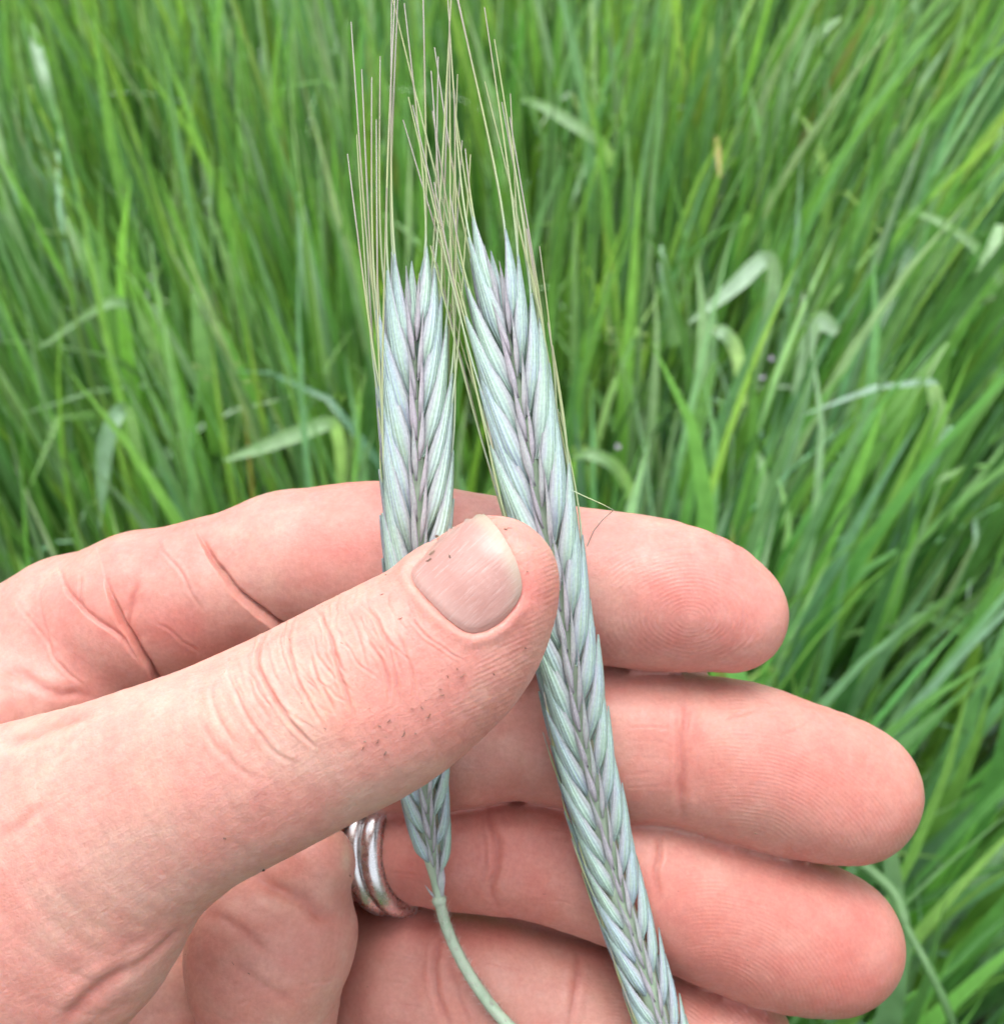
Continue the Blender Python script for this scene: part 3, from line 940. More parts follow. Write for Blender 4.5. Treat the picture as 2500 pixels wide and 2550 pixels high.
# ------------------------------------------------------------------ dirt on the skin
def make_specks():
    S = [(1124, 1390, 9, 9, 1.2), (1093, 1343, 7, 8, .3), (1080, 1382, 14, 4, -.8), (1072, 1400, 12, 3, -.3)]
    for (x, y, l, w, a) in [(1085, 965, 9, 3, 1.2), (1068, 1000, 9, 7, 0), (1123, 1029, 4, 4, 0), (887, 1262, 5, 4, 0), (1372, 843, 6, 3, 1.2), (1430, 1145, 5, 4, 0), (1220, 1176, 5, 4, 0), (1620, 858, 8, 3, .4),
                            (1660, 775, 8, 3, .9), (1715, 945, 6, 3, 1.3), (1750, 1170, 5, 3, 0), (1540, 1265, 7, 3, .7), (1700, 1350, 14, 3, .6), (1720, 1360, 12, 3, 2.0), (1790, 1330, 14, 2, 1.9), (1825, 1385, 12, 5, 2.0),
                            (1800, 1255, 10, 3, .5), (1845, 1230, 10, 3, 2.4), (1890, 1225, 10, 3, .6), (1530, 686, 6, 5, 0), (1595, 705, 12, 2, 2.3), (1640, 675, 10, 2, .4), (1720, 680, 14, 2, 2.5), (1810, 630, 10, 3, 2.4), (557, 456, 5, 5, 0)]:
        S.append((x / 1.904, y / 1.904 + 1150, l, w, a))
    for (x, y, l, w, a) in [(250, 710, 5, 4, 0), (420, 910, 5, 4, 1), (350, 940, 5, 3, 1), (230, 930, 12, 2, 2.6), (330, 815, 8, 3, .8), (515, 1240, 12, 2, .9), (512, 1275, 8, 4, 1.2), (600, 1270, 14, 2, 2.5), (640, 1270, 12, 2, 2.6),
                            (568, 1228, 6, 3, .2), (785, 1258, 10, 2, 1.2), (540, 1355, 12, 2, 2.2), (480, 1385, 10, 2, .1), (470, 1350, 8, 2, .5), (550, 1420, 16, 3, .5), (380, 1415, 5, 3, 1), (360, 1460, 10, 4, .9), (385, 1455, 9, 2, 2.6),
                            (300, 1465, 6, 3, 0), (400, 1510, 14, 2, 2.4), (230, 1535, 12, 5, 2.6), (250, 1615, 18, 4, 2.0), (320, 1612, 5, 3, 0), (115, 1575, 9, 4, .5), (140, 1730, 12, 5, 2.0), (20, 1660, 6, 4, 0), (95, 1660, 16, 3, 1.7),
                            (985, 650, 5, 5, 0), (975, 1105, 6, 4, .6), (470, 1062, 5, 3, 1), (145, 670, 5, 4, 0), (870, 395, 22, 2, 2.4)]:
        S.append((x / 2.38 + 900, y / 2.38 + 1150, l, w, a))
    for (x, y, l, w, a) in [(1365, 1020, 6, 4, .4), (1045, 1172, 6, 5, 1), (1105, 1237, 10, 4, 1), (1148, 1305, 10, 4, 2.4), (1180, 1287, 7, 4, .5), (1125, 1155, 5, 3, .5), (1240, 1135, 6, 3, .2), (1065, 645, 8, 3, .4), (1250, 797, 6, 5, 0), (1632, 850, 10, 10, 0),
                            (1660, 820, 10, 6, .5), (1835, 1008, 7, 6, 0), (1740, 1350, 6, 5, 0), (880, 1195, 6, 6, 0), (855, 1305, 4, 4, 0)]:
        S.append((x / 1.904, y / 1.904 + 1750, l, w, a))
    for (x, y, l, w, a) in [(1380, 915, 7, 6, 0), (1512, 1025, 9, 5, 0), (445, 1167, 7, 6, 0), (515, 1247, 5, 3, .6), (312, 1655, 6, 5, 0), (1580, 1685, 9, 4, .5), (960, 465, 7, 5, .4), (930, 500, 9, 3, .4)]:
        S.append((x / 2.72 + 800, y / 2.72 + 1850, l, w, a))
    for (x, y, l, w, a) in [(500, 727, 5, 4, 0), (930, 945, 12, 3, .7), (798, 1024, 9, 4, 1.0), (835, 478, 8, 3, .4), (775, 1165, 5, 3, .3)]:
        S.append((x / 1.731 + 1400, y / 1.731 + 1800, l, w, a))
    S = np.array([e for i, e in enumerate(S) if i < 4 or i % 3 != 1])
    P = raycast(hand_f, S[:, 0], S[:, 1])
    n = grad(hand_f, P.astype(np.float32)).astype(float)
    on_nail = poly_sd(S[:, :2], NAIL) < 0
    P = P + n * on_nail[:, None] * 0.42
    S[~on_nail, 2:4] *= 0.8
    Vs, Ts, Cs = [], [], []
    o = 0
    for s, p, nn in zip(S, P, n):
        mm = p[2] / F_PX
        ta = np.array([math.cos(s[4]), math.sin(s[4]), 0]); ta -= nn * (ta @ nn); ta /= np.linalg.norm(ta)
        tb = np.cross(nn, ta)
        v = []
        for k in range(5):
            u = k / 4 - 0.5
            c = p + ta * u * s[2] * 1.25 * mm + tb * (random.uniform(-.25, .25) + u * u * random.uniform(-.8, .8)) * s[2] * mm * 0.6
            hw = s[3] * 0.8 * mm * (0.5 - abs(u) * 0.7) * random.uniform(.7, 1.1)
            v += [c - tb * hw - nn * .12, c + nn * (0.06 + min(hw, .22)), c + tb * hw - nn * .12]
        for k in range(4):
            for j in range(2):
                a = o + k * 3 + j
                Ts += [(a, a + 1, a + 4), (a, a + 4, a + 3)]
        Vs += v; o += len(v)
        c = np.array([0.15, 0.095, 0.07]) * random.uniform(.5, 2.2)
        Cs += [c] * len(v)
    me = mesh_from('dirt_specks', to_world(np.array(Vs)), np.array(Ts), False)
    set_col(me, np.array(Cs))
    m, nt, b = new_mat('dirt')
    nt.links.new(attr(nt, 'Col').outputs['Color'], b.inputs['Base Color'])
    b.inputs['Roughness'].default_value = 0.9
    tag(link('dirt_specks', me, m), 'tiny dark soil specks and plant crumbs stuck to the skin', 'dirt', kind='stuff')
make_specks()

# ------------------------------------------------------------------ ring
def make_ring():
    P, r, flat = RING
    L = np.r_[0, np.cumsum(np.linalg.norm(np.diff(P, axis=0), axis=1))]
    target = px3(762 * K, 1603 * K, 164)
    i0 = np.argmin(((P - target) ** 2).sum(1))
    s0 = L[i0]
    at = lambda s: np.array([np.interp(s, L, P[:, k]) for k in range(3)])
    m, nt, b = new_mat('silver')
    sc = noise(nt, 900.0, 4.0, 0.6, objco(nt))
    nt.links.new(ramp(nt, sc, [(0.3, (0.80, 0.80, 0.81)), (0.7, (0.92, 0.92, 0.93))]).outputs[0], b.inputs['Base Color'])
    b.inputs['Metallic'].default_value = 1.0
    nt.links.new(ramp(nt, sc, [(0.3, (0.20,) * 3), (0.7, (0.36,) * 3)]).outputs[0], b.inputs['Roughness'])
    root = empty('ring', to_world(at(s0)[None])[0])
    ax = at(s0 + 2.5) - at(s0 - 2.5); ax /= np.linalg.norm(ax)
    rad = np.interp(s0, L, r) + 0.8
    zc = np.array([0, 0, 1.0]); a = zc - ax * (zc @ ax); a /= np.linalg.norm(a)
    bb = np.cross(ax, a)
    prof = [(-1.46, -1.1), (-1.5, -.1), (-1.34, .42), (-1.0, .82), (-.4, 1.1), (.4, 1.1), (1.0, .82), (1.34, .42), (1.5, -.1), (1.46, -1.1)]
    for k in (-1, 1):
        V, T = [], []
        ns, npf = 96, len(prof)
        for i in range(ns):
            th = 2 * math.pi * i / ns
            d = math.cos(th) * a * 0.95 + math.sin(th) * bb
            for (x, h) in prof:
                V.append(at(s0) + ax * (k * 1.52 + x) + d * (rad + h))
        for i in range(ns):
            for j in range(npf):
                T.append((i * npf + j, i * npf + (j + 1) % npf, ((i + 1) % ns) * npf + (j + 1) % npf, ((i + 1) % ns) * npf + j))
        link('band', mesh_from('band', to_world(np.array(V)), np.array(T)), m, root)
    tag(root, 'silver double-band ring around the finger below the thumb', 'ring')
make_ring()

# ------------------------------------------------------------------ rye ears
def husk_material(name, a, b_, stripe, edge, edge_amt):
    m, nt, b = new_mat(name)
    oi = N(nt, 'ShaderNodeObjectInfo').outputs['Random']
    lu = attr(nt, 'lu').outputs['Fac']; lv = attr(nt, 'lv').outputs['Fac']
    n1 = noise(nt, 330.0, 3.0, 0.6, objco(nt))
    f = math_n(nt, 'ADD', math_n(nt, 'MULTIPLY', n1, 1.1), math_n(nt, 'MULTIPLY', math_n(nt, 'SUBTRACT', oi, 0.5), 0.55))
    c = ramp(nt, f, [(0.25, a), (0.85, b_)]).outputs[0]
    comb = N(nt, 'ShaderNodeCombineXYZ')
    nt.links.new(math_n(nt, 'MULTIPLY', lu, 2.2), comb.inputs[0])
    nt.links.new(math_n(nt, 'ADD', math_n(nt, 'MULTIPLY', lv, 6.5), math_n(nt, 'MULTIPLY', oi, 30.0)), comb.inputs[1])
    st = noise(nt, 1.0, 2.0, 0.5, comb.outputs[0])
    c = mixc(nt, ramp(nt, st, [(0.46, (0, 0, 0)), (0.60, (0.8, 0.8, 0.8))]).outputs[0], c, stripe)
    nerve = math_n(nt, 'POWER', math_n(nt, 'ABSOLUTE', math_n(nt, 'SINE', math_n(nt, 'MULTIPLY', lv, 9.0))), 8.0)
    c = mixc(nt, math_n(nt, 'MULTIPLY', nerve, 0.35), c, tuple(min(1, x * 1.22) for x in a))
    e = ramp(nt, math_n(nt, 'ABSOLUTE', lv), [(0.60, (0, 0, 0)), (0.98, (edge_amt,) * 3)]).outputs[0]  # greenish margins, widened and darkened to paint shade between overlapping scales
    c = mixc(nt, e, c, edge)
    lil = ramp(nt, math_n(nt, 'ADD', lv, math_n(nt, 'MULTIPLY', n1, 0.5)), [(0.6, (0, 0, 0)), (1.1, (0.5, 0.5, 0.5))]).outputs[0]
    c = mixc(nt, lil, c, (0.58, 0.51, 0.64))
    c = mixc(nt, 1.0, c, ramp(nt, noise(nt, 2600.0, 2.0, 0.6, objco(nt)), [(0.3, (0.88, 0.88, 0.9)), (0.7, (1.07, 1.07, 1.05))]).outputs[0], 'MULTIPLY')
    nt.links.new(c, b.inputs['Base Color'])
    b.inputs['Roughness'].default_value = 0.62
    b.inputs['Specular IOR Level'].default_value = 0.3
    h = math_n(nt, 'SINE', math_n(nt, 'MULTIPLY', lv, 18.0))
    nn = bump(nt, h, 0.00005, 0.8)
    nt.links.new(bump(nt, noise(nt, 1800.0, 3.0, 0.6, objco(nt)), 0.00006, 0.7, nn), b.inputs['Normal'])
    return m
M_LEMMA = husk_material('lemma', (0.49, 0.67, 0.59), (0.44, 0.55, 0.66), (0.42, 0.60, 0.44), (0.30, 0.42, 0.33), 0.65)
M_GLUME = husk_material('glume', (0.66, 0.62, 0.70), (0.58, 0.70, 0.66), (0.65, 0.58, 0.63), (0.52, 0.49, 0.48), 0.5)

def awn_material():
    m, nt, b = new_mat('awn')
    t = attr(nt, 'lu').outputs['Fac']
    oi = N(nt, 'ShaderNodeObjectInfo').outputs['Random']
    f = math_n(nt, 'MULTIPLY', t, math_n(nt, 'ADD', math_n(nt, 'MULTIPLY', oi, 1.35), 0.3))
    c = ramp(nt, f, [(0.0, (0.44, 0.56, 0.46)), (0.12, (0.42, 0.51, 0.30)), (0.5, (0.45, 0.50, 0.25)), (0.85, (0.40, 0.36, 0.30)), (1.0, (0.46, 0.43, 0.38))]).outputs[0]
    nt.links.new(c, b.inputs['Base Color'])
    b.inputs['Roughness'].default_value = 0.45
    return m
M_AWN = awn_material()

def stem_material():
    m, nt, b = new_mat('rye_stem')
    c = ramp(nt, noise(nt, 240.0, 4.0, 0.6, objco(nt)), [(0.3, (0.38, 0.52, 0.37)), (0.7, (0.52, 0.63, 0.49))]).outputs[0]
    nt.links.new(c, b.inputs['Base Color'])
    b.inputs['Roughness'].default_value = 0.5
    nt.links.new(bump(nt, noise(nt, 1500.0, 3.0, .6, objco(nt)), 0.00006), b.inputs['Normal'])
    return m
M_STEM = stem_material()
M_HAIR, _nt, _b = new_mat('plant_hair')
_nt.links.new(ramp(_nt, noise(_nt, 400.0, 2.0, .5, objco(_nt)), [(0.3, (0.60, 0.56, 0.52)), (0.7, (0.75, 0.73, 0.68))]).outputs[0], _b.inputs['Base Color'])

def husk(base, tip, face, W, bow, keel, cilia=0, nseg=16, skew=0.0, tipw=0.05, tp=1.2, flip=1):
    """closed boat-shaped scale from base to tip in hand space; returns V, T, lu, lv"""
    Y = tip - base
    L = np.linalg.norm(Y); Y = Y / L
    Z = face - Y * (face @ Y); Z /= np.linalg.norm(Z)
    X = np.cross(Y, Z)
    nf = 11
    vv = np.linspace(-1, 1, nf)
    V, lu, lv = [], [], []
    wig = random.uniform(-.25, .25)
    for i in range(nseg + 1):
        u = i / nseg
        a = min(u / .30, 1); a = a * a * (3 - 2 * a)
        pr = (0.42 + 0.58 * a) if u < .30 else (1 - ((u - .30) / .70) ** tp) * (1 - tipw) + tipw
        c = base + Y * (u * L) + Z * (bow * math.sin(math.pi * u ** .85)) + X * (skew * u * u * W + wig * math.sin(math.pi * u) * W * .4)
        w = W * pr
        for v in vv:
            z = keel * w * (1 - abs(v) ** 1.25) + 0.03 * w * math.cos(v * 14)
            V.append(c + X * (w * v) + Z * z); lu.append(u); lv.append(v * flip)
        for v in (0.55, 0, -0.55):
            V.append(c + X * (w * v * .9) - Z * (0.12 * w + .05)); lu.append(u); lv.append(v * flip)
    m = nf + 3
    T = []
    for i in range(nseg):
        for k in range(m):
            k2 = (k + 1) % m
            a, b, c_, d = i * m + k, i * m + k2, (i + 1) * m + k2, (i + 1) * m + k
            T += [(a, b, c_), (a, c_, d)]
    e = nseg * m
    T += [(0, k + 1, k) for k in range(1, m - 1)] + [(e, e + k, e + k + 1) for k in range(1, m - 1)]
    mid = nf // 2
    for k in range(cilia):
        u = 0.15 + 0.65 * (k + random.random()) / cilia
        i = min(int(u * nseg), nseg - 1)
        f = u * nseg - i
        p = np.array(V[i * m + mid]) * (1 - f) + np.array(V[(i + 1) * m + mid]) * f
        d = Z * .8 + Y * random.uniform(.5, .9) + X * random.uniform(-.4, .4)
        ln = random.uniform(.22, .42)
        o = len(V)
        V += [p - Y * .05, p + Y * .05, p + d * ln]; lu += [u] * 3; lv += [0, 0, 0]
        T.append((o, o + 1, o + 2))
    return np.array(V), np.array(T), lu, lv

def husk_obj(name, mat, parent, data):
    V, T, lu, lv = data
    me = mesh_from(name, to_world(V), T)
    set_float(me, 'lu', lu); set_float(me, 'lv', lv)
    return link(name, me, mat, parent)

def tube_obj(name, mat, parent, path, radii, sides=5, lu=None):
    V, Q = tube(path, radii, sides)
    me = mesh_from(name, to_world(V), Q)
    n = len(path)
    set_float(me, 'lu', np.repeat(np.linspace(0, 1, n) if lu is None else lu, sides))
    return link(name, me, mat, parent)

def make_ear(axis, s_first, s_last, pitch, roll_fn, size_fn, awn_fn, base_px, label, peduncle, scale=1.0):
    P = np.array([px3(*a) for a in axis])
    P = catmull(P, 160)
    L = np.r_[0, np.cumsum(np.linalg.norm(np.diff(P, axis=0), axis=1))]
    at = lambda s: np.array([np.interp(s, L, P[:, k]) for k in range(3)]) + max(0, s - L[-1]) * (P[-1] - P[-4]) / np.linalg.norm(P[-1] - P[-4])
    root = empty('rye_ear', to_world(P[:1])[0])
    tag(root, label, 'rye ear', 'two rye ears held in the hand')
    def frame(s):
        t = at(s + 1.0) - at(max(s - 1.0, 0)); t /= np.linalg.norm(t)
        n0 = -at(s); n0 -= t * (n0 @ t); n0 /= np.linalg.norm(n0)
        w0 = np.cross(n0, t); w0 = w0 if w0[0] > 0 else -w0
        r = roll_fn(proj(at(s)[None])[0][1])
        return t, w0 * math.cos(r) + n0 * math.sin(r), n0 * math.cos(r) - w0 * math.sin(r)
    ss = np.linspace(0, L[-1], 60)
    ss = ss[ss < s_last - 1.0]
    tube_obj('rachis', M_STEM, root, [at(s) for s in ss], np.interp(ss, [0, 3, 9, 40, s_last - 16, s_last - 2], [.62, .7, 1.5, 1.75, 1.3, .15]), 10)
    s, k = s_first, 0
    while s < s_last:
        side = -1 if k % 2 else 1
        t, w, n = frame(s)
        y = proj(at(s)[None])[0][1]
        z = size_fn(y) * scale
        top = max(0.0, min(1.0, 1 - (s_last - s) / (5.5 * pitch)))      # towards the tip the scales close up
        for fb in (1, -1):
            j = lambda a: random.uniform(-a, a)
            zj = z * random.uniform(.95, 1.05)
            Ll = (14.2 + j(1.0)) * zj * (1 - 0.14 * top)
            base = at(s) + w * side * (0.78 - 0.4 * top) * z + n * fb * 0.8 * z
            t2, w2, n2 = frame(min(s + Ll, L[-1] + 6))
            outw = (4.0 + j(.3)) * z * (1 - 0.58 * top)
            tip = at(s + Ll) + w2 * side * outw + n2 * fb * (1.25 + j(.25)) * z
            face = n * fb * 0.94 + w * side * (0.36 + j(.12))
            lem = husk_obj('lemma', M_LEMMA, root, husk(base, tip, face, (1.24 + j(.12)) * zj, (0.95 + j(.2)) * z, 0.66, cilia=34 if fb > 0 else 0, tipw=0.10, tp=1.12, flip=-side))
            # awn
            ln = awn_fn(y, side, fb)
            if ln > 0.5:
                d = (tip - base) / np.linalg.norm(tip - base)
                c = tip - d * 1.6 * z
                goal = t2 + w2 * side * (-0.010 + j(.026)) + n2 * fb * (0.01 + j(.02))
                goal /= np.linalg.norm(goal)
                bend = np.array([j(1), j(1), j(1)]) * 0.006
                path = [c]
                nst = max(6, int(ln / 2.2))
                dd = d.copy()
                for q in range(nst):
                    dd = dd + (goal - dd) * 0.34 + bend * (ln / nst) * 2.2
                    dd /= np.linalg.norm(dd)
                    path.append(path[-1] + dd * ln / nst)
                rad = np.interp(np.linspace(0, 1, nst + 1), [0, .1, .5, 1], [.15, .145, .12, .075])
                tube_obj('awn', M_AWN, lem, path, rad, 5)
            # glume
            Lg = (7.4 + j(1.2)) * z
            gb = at(s - 0.4) + w * side * (0.18 + j(.08)) * z + n * fb * 1.9 * z
            gt = at(s + Lg) + w * side * (0.85 + j(.3)) * z + n * fb * (2.5 + j(.15)) * z
            husk_obj('glume', M_GLUME, root, husk(gb, gt, n * fb * 0.9 + w * side * (0.35 + j(.2)), (0.41 + j(.08)) * z, 0.26 * z, 0.6, nseg=12, tipw=0.04))
        s += pitch * (0.97 + random.uniform(0, .06)) * (0.75 + 0.25 * z)
        k += 1
    # closing scales at the very tip
    t, w, n = frame(s_last - 2)
    for (o, a, b_, ln, mt, nm) in ((0.0, .3, .5, 9.5, M_LEMMA, 'lemma'), (0.55, .6, 1.0, 8.0, M_GLUME, 'glume'), (-0.5, .2, 1.2, 8.8, M_GLUME, 'glume')):
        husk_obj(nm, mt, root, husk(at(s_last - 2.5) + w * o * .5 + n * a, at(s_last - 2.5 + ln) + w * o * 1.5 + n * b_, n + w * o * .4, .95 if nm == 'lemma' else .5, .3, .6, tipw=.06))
    # stalk
    pd = catmull([px3(*a) for a in peduncle], 40)
    st = tube_obj('stalk', M_STEM, root, pd, np.linspace(0.74, 0.82, 40), 12)
    tube_obj('node', M_STEM, root, [px3(*peduncle[0]) + (pd[2] - pd[0]) * f for f in (-.45, -.2, .1, .4, .7)], [.55, .9, 1.0, .92, .74], 12)
    # fine hairs on the stalk
    V, T = [], []
    for q in range(1100):
        i = random.random() ** 1.0 * 34
        p = pd[int(i)] + (pd[int(i) + 1] - pd[int(i)]) * (i % 1)
        d = pd[int(i) + 1] - pd[int(i)]; d /= np.linalg.norm(d)
        v = np.array([random.gauss(0, 1), random.gauss(0, 1), random.gauss(0, 1)]); v -= d * (v @ d); v /= np.linalg.norm(v)
        b = p + v * .72
        sd = np.cross(v, d) * .06
        tipp = b + (v * .8 - d * random.uniform(.1, .9)) * random.uniform(.5, 1.05)
        o = len(V); V += [b - sd, b + sd, tipp]; T.append((o, o + 1, o + 2))
    tag(link('stalk_hair', mesh_from('stalk_hair', to_world(np.array(V)), np.array(T), False), M_HAIR, st), kind='stuff')
    return root, frame, at

def awn1(y, side, fb):
    if y > 1500:
        return random.uniform(3, 8) if random.random() < .3 else 0.0
    if random.random() < 0.22:
        return random.uniform(3, 14)
    return random.uniform(27, 39)
def awn2(y, side, fb):
    if y > 1780:
        return random.uniform(3, 9) if side < 0 and random.random() < .75 else 0.0
    if random.random() < (0.22 if side < 0 else 0.3):
        return random.uniform(5, 16)
    return random.uniform(27, 40) if side < 0 or y < 900 else random.uniform(16, 32)

ear1, fr1, at1 = make_ear([(1092, 2238, 150.5), (1078, 2150, 149), (1064, 2050, 147), (1050, 1900, 143), (1042, 1600, 139), (1037, 1300, 136.5), (1033, 1000, 135), (1026, 760, 134.2), (1023, 600, 134)],
    4.0, 77.0, 2.38, lambda y: -0.12, lambda y: np.interp(y, [600, 850, 1100, 1400, 1900, 2050, 2150], [.80, .92, 1.03, 1.06, 1.0, .85, .72]), awn1, None,
    'smaller upright rye ear at left, its lower end and thin stalk showing below the thumb',
    [(1093, 2240, 150.5), (1112, 2310, 150.5), (1150, 2395, 150.5), (1200, 2475, 150.5), (1262, 2550, 150.5), (1400, 2680, 150), (1600, 2850, 148)])
ear2, fr2, at2 = make_ear([(1730, 2830, 154), (1646, 2560, 151), (1596, 2403, 149.5), (1537, 2219, 147.5), (1489, 2035, 145), (1430, 1773, 141), (1398, 1549, 138.5), (1346, 1287, 136.5), (1313, 1116, 135.5), (1267, 853, 134.5), (1234, 709, 134), (1219, 600, 134)],
    0.5, 115.0, 2.55, lambda y: float(np.interp(y, [700, 1200, 2000, 2500], [-0.05, -0.10, -0.22, -0.26])), lambda y: np.interp(y, [600, 850, 1200, 1700, 2200, 2550], [.84, .96, 1.10, 1.04, .92, .84]), awn2, None,
    'larger rye ear slanting to the right across all four fingers',
    [(1730, 2830, 154), (1770, 2950, 153), (1810, 3080, 152), (1870, 3250, 150)])
# loose basal scales under ear 1
husk_obj('glume', M_GLUME, ear1, husk(px3(1102, 2232, 150), px3(1088, 2075, 147.5), np.array([.3, 0, -1.]), .62, .2, .6))
husk_obj('glume', M_GLUME, ear1, husk(px3(1082, 2236, 149.6), px3(1058, 2205, 148.5), np.array([-.3, 0, -1.]), .22, .05, .6))
# stray fibre on ear 2
tube_obj('fibre', M_AWN, ear2, [px3(1425, 1222, 134), px3(1460, 1238, 133.5), px3(1500, 1256, 133.2), px3(1528, 1270, 133.2), px3(1500, 1295, 134.5), px3(1478, 1322, 136.5), px3(1462, 1360, 138)], [.07] * 7, 4)

# ================================================================== SINGLE BLADES IN THE FIELD
def canopy(x, y, h):
    """distance along the lens axis (mm) at which the sight line drops to height h"""
    return 1000 * (CAM_H - h) / (math.sin(PITCH) + math.cos(PITCH) * (y - 1275) / F_PX)

def field_blade(name, pts, width, col, label, h=0.62, cat='grass blade', twist=0.0, group='single leaves standing out of the crop'):
    """leaf blade along picture points; widths in picture px, height of each point optional"""
    P = []
    for p in pts:
        hh = p[2] if len(p) > 2 else h
        P.append(px3(p[0], p[1], canopy(p[0], p[1], hh)))
    n = 18
    Q = catmull(P, n)
    W = np.interp(np.linspace(0, 1, n), np.linspace(0, 1, len(width)), width) * 0.5 * Q[:, 2] / F_PX
    T = np.gradient(Q, axis=0); T /= np.linalg.norm(T, axis=1, keepdims=True)
    V = []
    for i in range(n):
        v = -Q[i] / np.linalg.norm(Q[i])
        S = np.cross(T[i], v); S /= np.linalg.norm(S) + 1e-9
        Nn = np.cross(S, T[i])
        a = twist * (i / n - .5)
        S2 = S * math.cos(a) + Nn * math.sin(a); N2 = Nn * math.cos(a) - S * math.sin(a)
        for c, z in ((-1, .28), (-.5, .1), (0, 0), (.5, .1), (1, .28)):
            V.append(Q[i] + S2 * W[i] * c - N2 * W[i] * z * -1)
    V = np.array(V)
    F = []
    for i in range(n - 1):
        for k in range(4):
            a = i * 5 + k
            F.append((a, a + 1, a + 6, a + 5))
    wv = to_world(V)
    o = wv[0].copy()
    me = mesh_from(name, wv - o, np.array(F))
    cc = np.tile(np.array(col), (len(V), 1))
    cc[2::5] *= np.array([1.1, 1.06, 1.15])
    cc *= (0.92 + 0.16 * rng.random((n, 1))).repeat(5, 0)
    set_col(me, cc)
    ob = link(name, me, M_GRASS)
    ob.location = o
    return tag(ob, label, cat, group, 'thing')

PALE = (0.38, 0.58, 0.33); MINT = (0.48, 0.66, 0.50); BLUE = (0.28, 0.46, 0.30); MID = (0.22, 0.44, 0.13); STRAW = (0.50, 0.42, 0.15)
FB = [
    ([(850, 1330, .40), (850, 1180, .52), (842, 1085, .60), (818, 1054, .625), (740, 1080, .62), (640, 1118, .615), (558, 1146, .61)], [20, 26, 30, 36, 42, 30, 6], PALE, 'pale bent leaf pointing left, just above the hand left of the smaller ear'),
    ([(470, 1150, .40), (420, 950, .52), (345, 790, .60), (290, 750, .62), (215, 785, .61), (150, 830, .60), (95, 868, .59)], [20, 24, 30, 26, 18, 12, 4], PALE, 'thin arched leaf with drooping tip at the left edge'),
    ([(380, 1330, .42), (350, 1150, .52), (318, 1025, .60), (288, 1036, .615), (262, 1110, .60), (255, 1200, .58), (248, 1315, .55)], [24, 26, 30, 38, 42, 30, 5], BLUE, 'bluish leaf hanging down above the index knuckle'),
    ([(1830, 1150, .40), (1900, 850, .54), (1928, 690, .60), (1905, 643, .62), (1840, 702, .615), (1780, 752, .61), (1715, 803, .60)], [18, 24, 32, 42, 42, 28, 6], MINT, 'pale folded leaf pointing down left, right of the larger ear'),
    ([(1975, 985, .56), (1990, 930, .58), (2008, 870, .60), (2024, 808, .62), (2050, 800, .625), (2085, 828, .62)], [6, 22, 36, 48, 50, 22], MINT, 'wide pale leaf with its tip folded over to the right'),
    ([(1770, 822, .61), (1800, 826, .62), (1830, 866, .60), (1842, 930, .55), (1850, 1010, .48)], [18, 34, 34, 26, 20], MINT, 'short pale curled leaf left of the wide folded leaf'),
    ([(1300, 247, .60), (1350, 262, .62), (1430, 308, .62), (1500, 360, .60), (1530, 420, .56)], [10, 24, 32, 28, 20], PALE, 'slanting pale leaf near the top, right of the awns'),
    ([(2270, 527, .61), (2330, 545, .62), (2410, 596, .61), (2450, 640, .60), (2510, 710, .58), (2600, 850, .5)], [8, 20, 24, 26, 28, 26], PALE, 'bent leaf curving down to the right edge'),
    ([(1646, 610, .61), (1655, 680, .60), (1672, 760, .57), (1680, 860, .52)], [6, 26, 40, 34], BLUE, 'short upright bluish leaf right of the larger ear'),
    ([(1890, 1130, .60), (1900, 1180, .59), (1898, 1260, .57), (1885, 1372, .54)], [10, 24, 26, 16], PALE, 'pale leaf hanging above the tip of the index finger'),
    ([(79, 60, .6), (92, 120, .61), (112, 200, .60), (135, 300, .56)], [8, 26, 28, 20], MINT, 'pale upright leaf in the upper left corner'),
    ([(1980, 320, .54), (1990, 200, .58), (2012, 120, .61), (2045, 75, .625), (2095, 42, .62)], [16, 24, 36, 30, 6], PALE, 'pale leaf bending right near the top right'),
    ([(1784, 340, .60), (1788, 380, .61), (1793, 440, .60)], [5, 16, 6], STRAW, 'short yellow dead leaf in the upper right'),
    ([(1425, 1140, .60), (1470, 1130, .615), (1530, 1160, .60), (1570, 1225, .56), (1590, 1310, .50)], [10, 30, 32, 28, 22], PALE, 'arched leaf above the index finger, right of the larger ear'),
    ([(2360, 850, .62), (2250, 1000, .59), (2150, 1150, .54), (2050, 1300, .48), (1960, 1420, .42)], [6, 50, 60, 52, 40], MID, 'long broad green leaf leaning right beside the index fingertip'),
    ([(2490, 560, .62), (2450, 680, .60), (2380, 790, .57), (2310, 900, .53)], [28, 34, 30, 10], PALE, 'pale leaf end crossing the right edge'),
    ([(165, 540, .62), (215, 640, .60), (290, 780, .56), (360, 930, .5), (420, 1060, .44)], [8, 40, 46, 44, 36], MID, 'broad green leaf leaning left in the left part'),
    ([(480, 730, .62), (500, 850, .59), (520, 980, .55), (545, 1130, .48)], [8, 40, 46, 40], MID, 'tall broad green leaf above the index finger base'),
    ([(745, 480, .62), (765, 640, .58), (790, 800, .53), (830, 980, .46)], [8, 44, 50, 42], BLUE, 'tall bluish green leaf left of the smaller ear'),
    ([(1780, 900, .61), (1750, 1000, .58), (1715, 1120, .54), (1680, 1240, .48)], [8, 38, 44, 36], MID, 'broad leaf standing above the index finger pad'),
]
for i, (pts, w, col, lab) in enumerate(FB):
    field_blade('bent_grass', pts, w, col, lab, twist=random.uniform(-.5, .5))

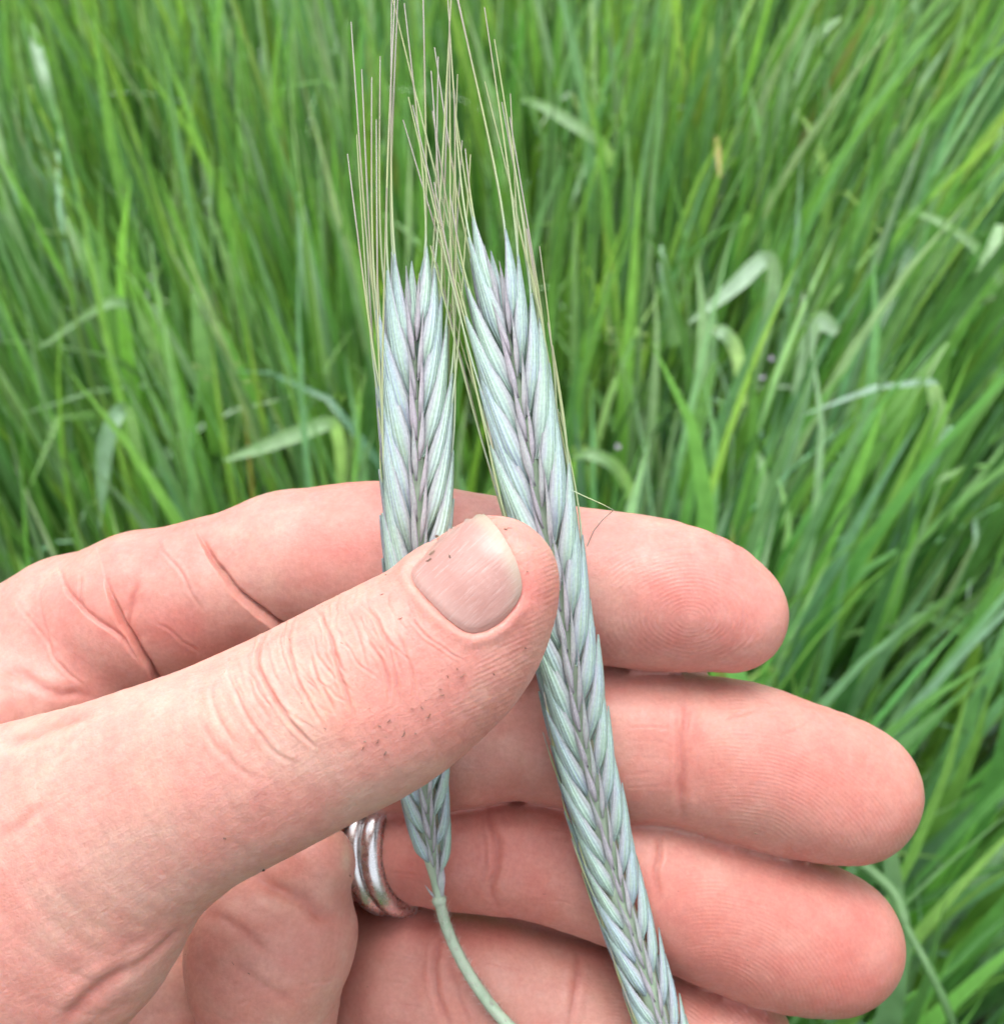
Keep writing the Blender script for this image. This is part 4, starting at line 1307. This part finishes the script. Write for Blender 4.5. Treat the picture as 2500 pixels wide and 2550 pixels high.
# jointed stem behind the ring finger
def make_stem():
    pts = [(2120, 2135, 0.72), (2180, 2180, 0.72), (2232, 2235, .72), (2258, 2311, .72), (2311, 2410, .72), (2363, 2525, .71), (2420, 2700, .68)]
    Q = catmull([px3(x, y, canopy(x, y, h)) for x, y, h in pts], 30)
    root = empty('jointed_grass', to_world(Q[-1:])[0])
    m = leaf_material('stem_green', .45, .15)
    def pt(name, path, r):
        V, F = tube(path, r, 8)
        me = mesh_from(name, to_world(V), F); set_col(me, np.tile(np.array([.11, .235, .085]), (len(V), 1)))
        link(name, me, m, root)
    pxr = Q[0, 2] / F_PX
    pt('stalk', Q[13:], np.full(17, 9.5) * pxr)
    pt('leaf_sheath', Q[:15], np.linspace(14, 13, 15) * pxr)
    pt('node', Q[11:15], np.array([11, 15, 15, 11.]) * pxr)
    tag(root, 'jointed green stem curving out from behind the tip of the ring finger', 'grass stem', kind='thing')
make_stem()

# grass panicle at the left
def make_panicle(x, y, x2, y2, n, ln, label):
    a = px3(x, y, canopy(x, y, .58)); b = px3(x2, y2, canopy(x2, y2, .42))
    root = empty('grass_panicle', to_world(b[None])[0])
    m = leaf_material('panicle_' + str(int(x)), .5, .25)
    V, F = tube(catmull([a, (a + b) / 2 + np.array([4, 0, 0]), b], 10), np.linspace(.5, 1.3, 10), 5)
    me = mesh_from('stalk', to_world(V), F); set_col(me, np.tile(np.array([.24, .42, .14]), (len(V), 1)))
    link('stalk', me, m, root)
    for i in range(n):
        t = (i + .5) / n * .75
        c = a + (b - a) * t
        ang = (1 if i % 2 else -1) * random.uniform(.5, 1.2)
        up = (a - b) / np.linalg.norm(a - b)
        d = up * math.cos(ang) + np.array([1, 0, 0]) * math.sin(ang) + np.array([0, 0, random.uniform(-.5, .5)])
        d /= np.linalg.norm(d)
        e = c + d * ln * random.uniform(.6, 1.2)
        V1, F1 = tube([c, (c + e) / 2, e], [.25] * 3, 4)
        V2, F2 = tube([e, e + d * 2.5, e + d * 6, e + d * 9], [.3, 1.3, 1.2, .2], 6)
        me = mesh_from('spikelet', to_world(np.concatenate([V1, V2])), np.concatenate([F1, F2 + len(V1)]))
        set_col(me, np.tile(np.array([.40, .50, .20]) * random.uniform(.8, 1.1), (len(V1) + len(V2), 1)))
        link('spikelet', me, m, root)
    tag(root, label, 'grass panicle', 'loose flowering grass heads among the crop')
make_panicle(545, 920, 620, 1150, 13, 16, 'loose yellowish grass panicle above the pale bent leaf on the left')
make_panicle(640, 250, 790, 360, 10, 14, 'loose grass panicle in the upper left, left of the awns')
make_panicle(2330, 330, 2230, 520, 11, 14, 'loose grass panicle near the right edge above the bent leaf')
make_panicle(1930, 700, 1960, 880, 9, 12, 'small grass panicle just above the wide pale folded leaf')
make_panicle(330, 480, 400, 650, 9, 12, 'small grass panicle between the thin arched leaf and the left awns')
make_panicle(1560, 820, 1580, 1000, 9, 12, 'small grass panicle right of the larger ear, above the arched leaf')
make_panicle(1840, 90, 1830, 260, 11, 14, 'small loose grass panicle near the top right')

# small lilac flowers
def make_flower(x, y, h, label):
    c = px3(x, y, canopy(x, y, h))
    root = empty('vetch_flower', to_world(c[None])[0])
    m, nt, b = new_mat('petal')
    nt.links.new(ramp(nt, noise(nt, 200.0, 2.0, .5, objco(nt)), [(.3, (.34, .28, .42)), (.7, (.48, .42, .54))]).outputs[0], b.inputs['Base Color'])
    for k in range(4):
        a = k * 1.6 + random.random()
        d = np.array([math.cos(a), math.sin(a), -.5]); d /= np.linalg.norm(d)
        husk_obj('petal', m, root, husk(c, c + d * 3.0, np.array([-d[0], -d[1], -1.]), 1.2, .7, .3, nseg=6, tipw=.3))
    V, F = tube([c, c + np.array([0, 20, 8]), c + np.array([3, 70, 40])], [.5, .5, .6], 5)
    me = mesh_from('stalk', to_world(V), F); set_col(me, np.tile(np.array([.16, .34, .10]), (len(V), 1)))
    link('stalk', me, M_GRASS, root)
    tag(root, label, 'flower', 'tiny lilac flowers in the crop')
make_flower(1538, 1113, .58, 'tiny lilac flower just above the arched leaf by the larger ear')
make_flower(1898, 940, .58, 'tiny lilac flower left of the wide pale folded leaf, lower of two')
make_flower(1920, 893, .58, 'tiny lilac flower beside the wide pale folded leaf, upper of two')
make_flower(398, 198, .58, 'tiny lilac flower in the upper left of the field')
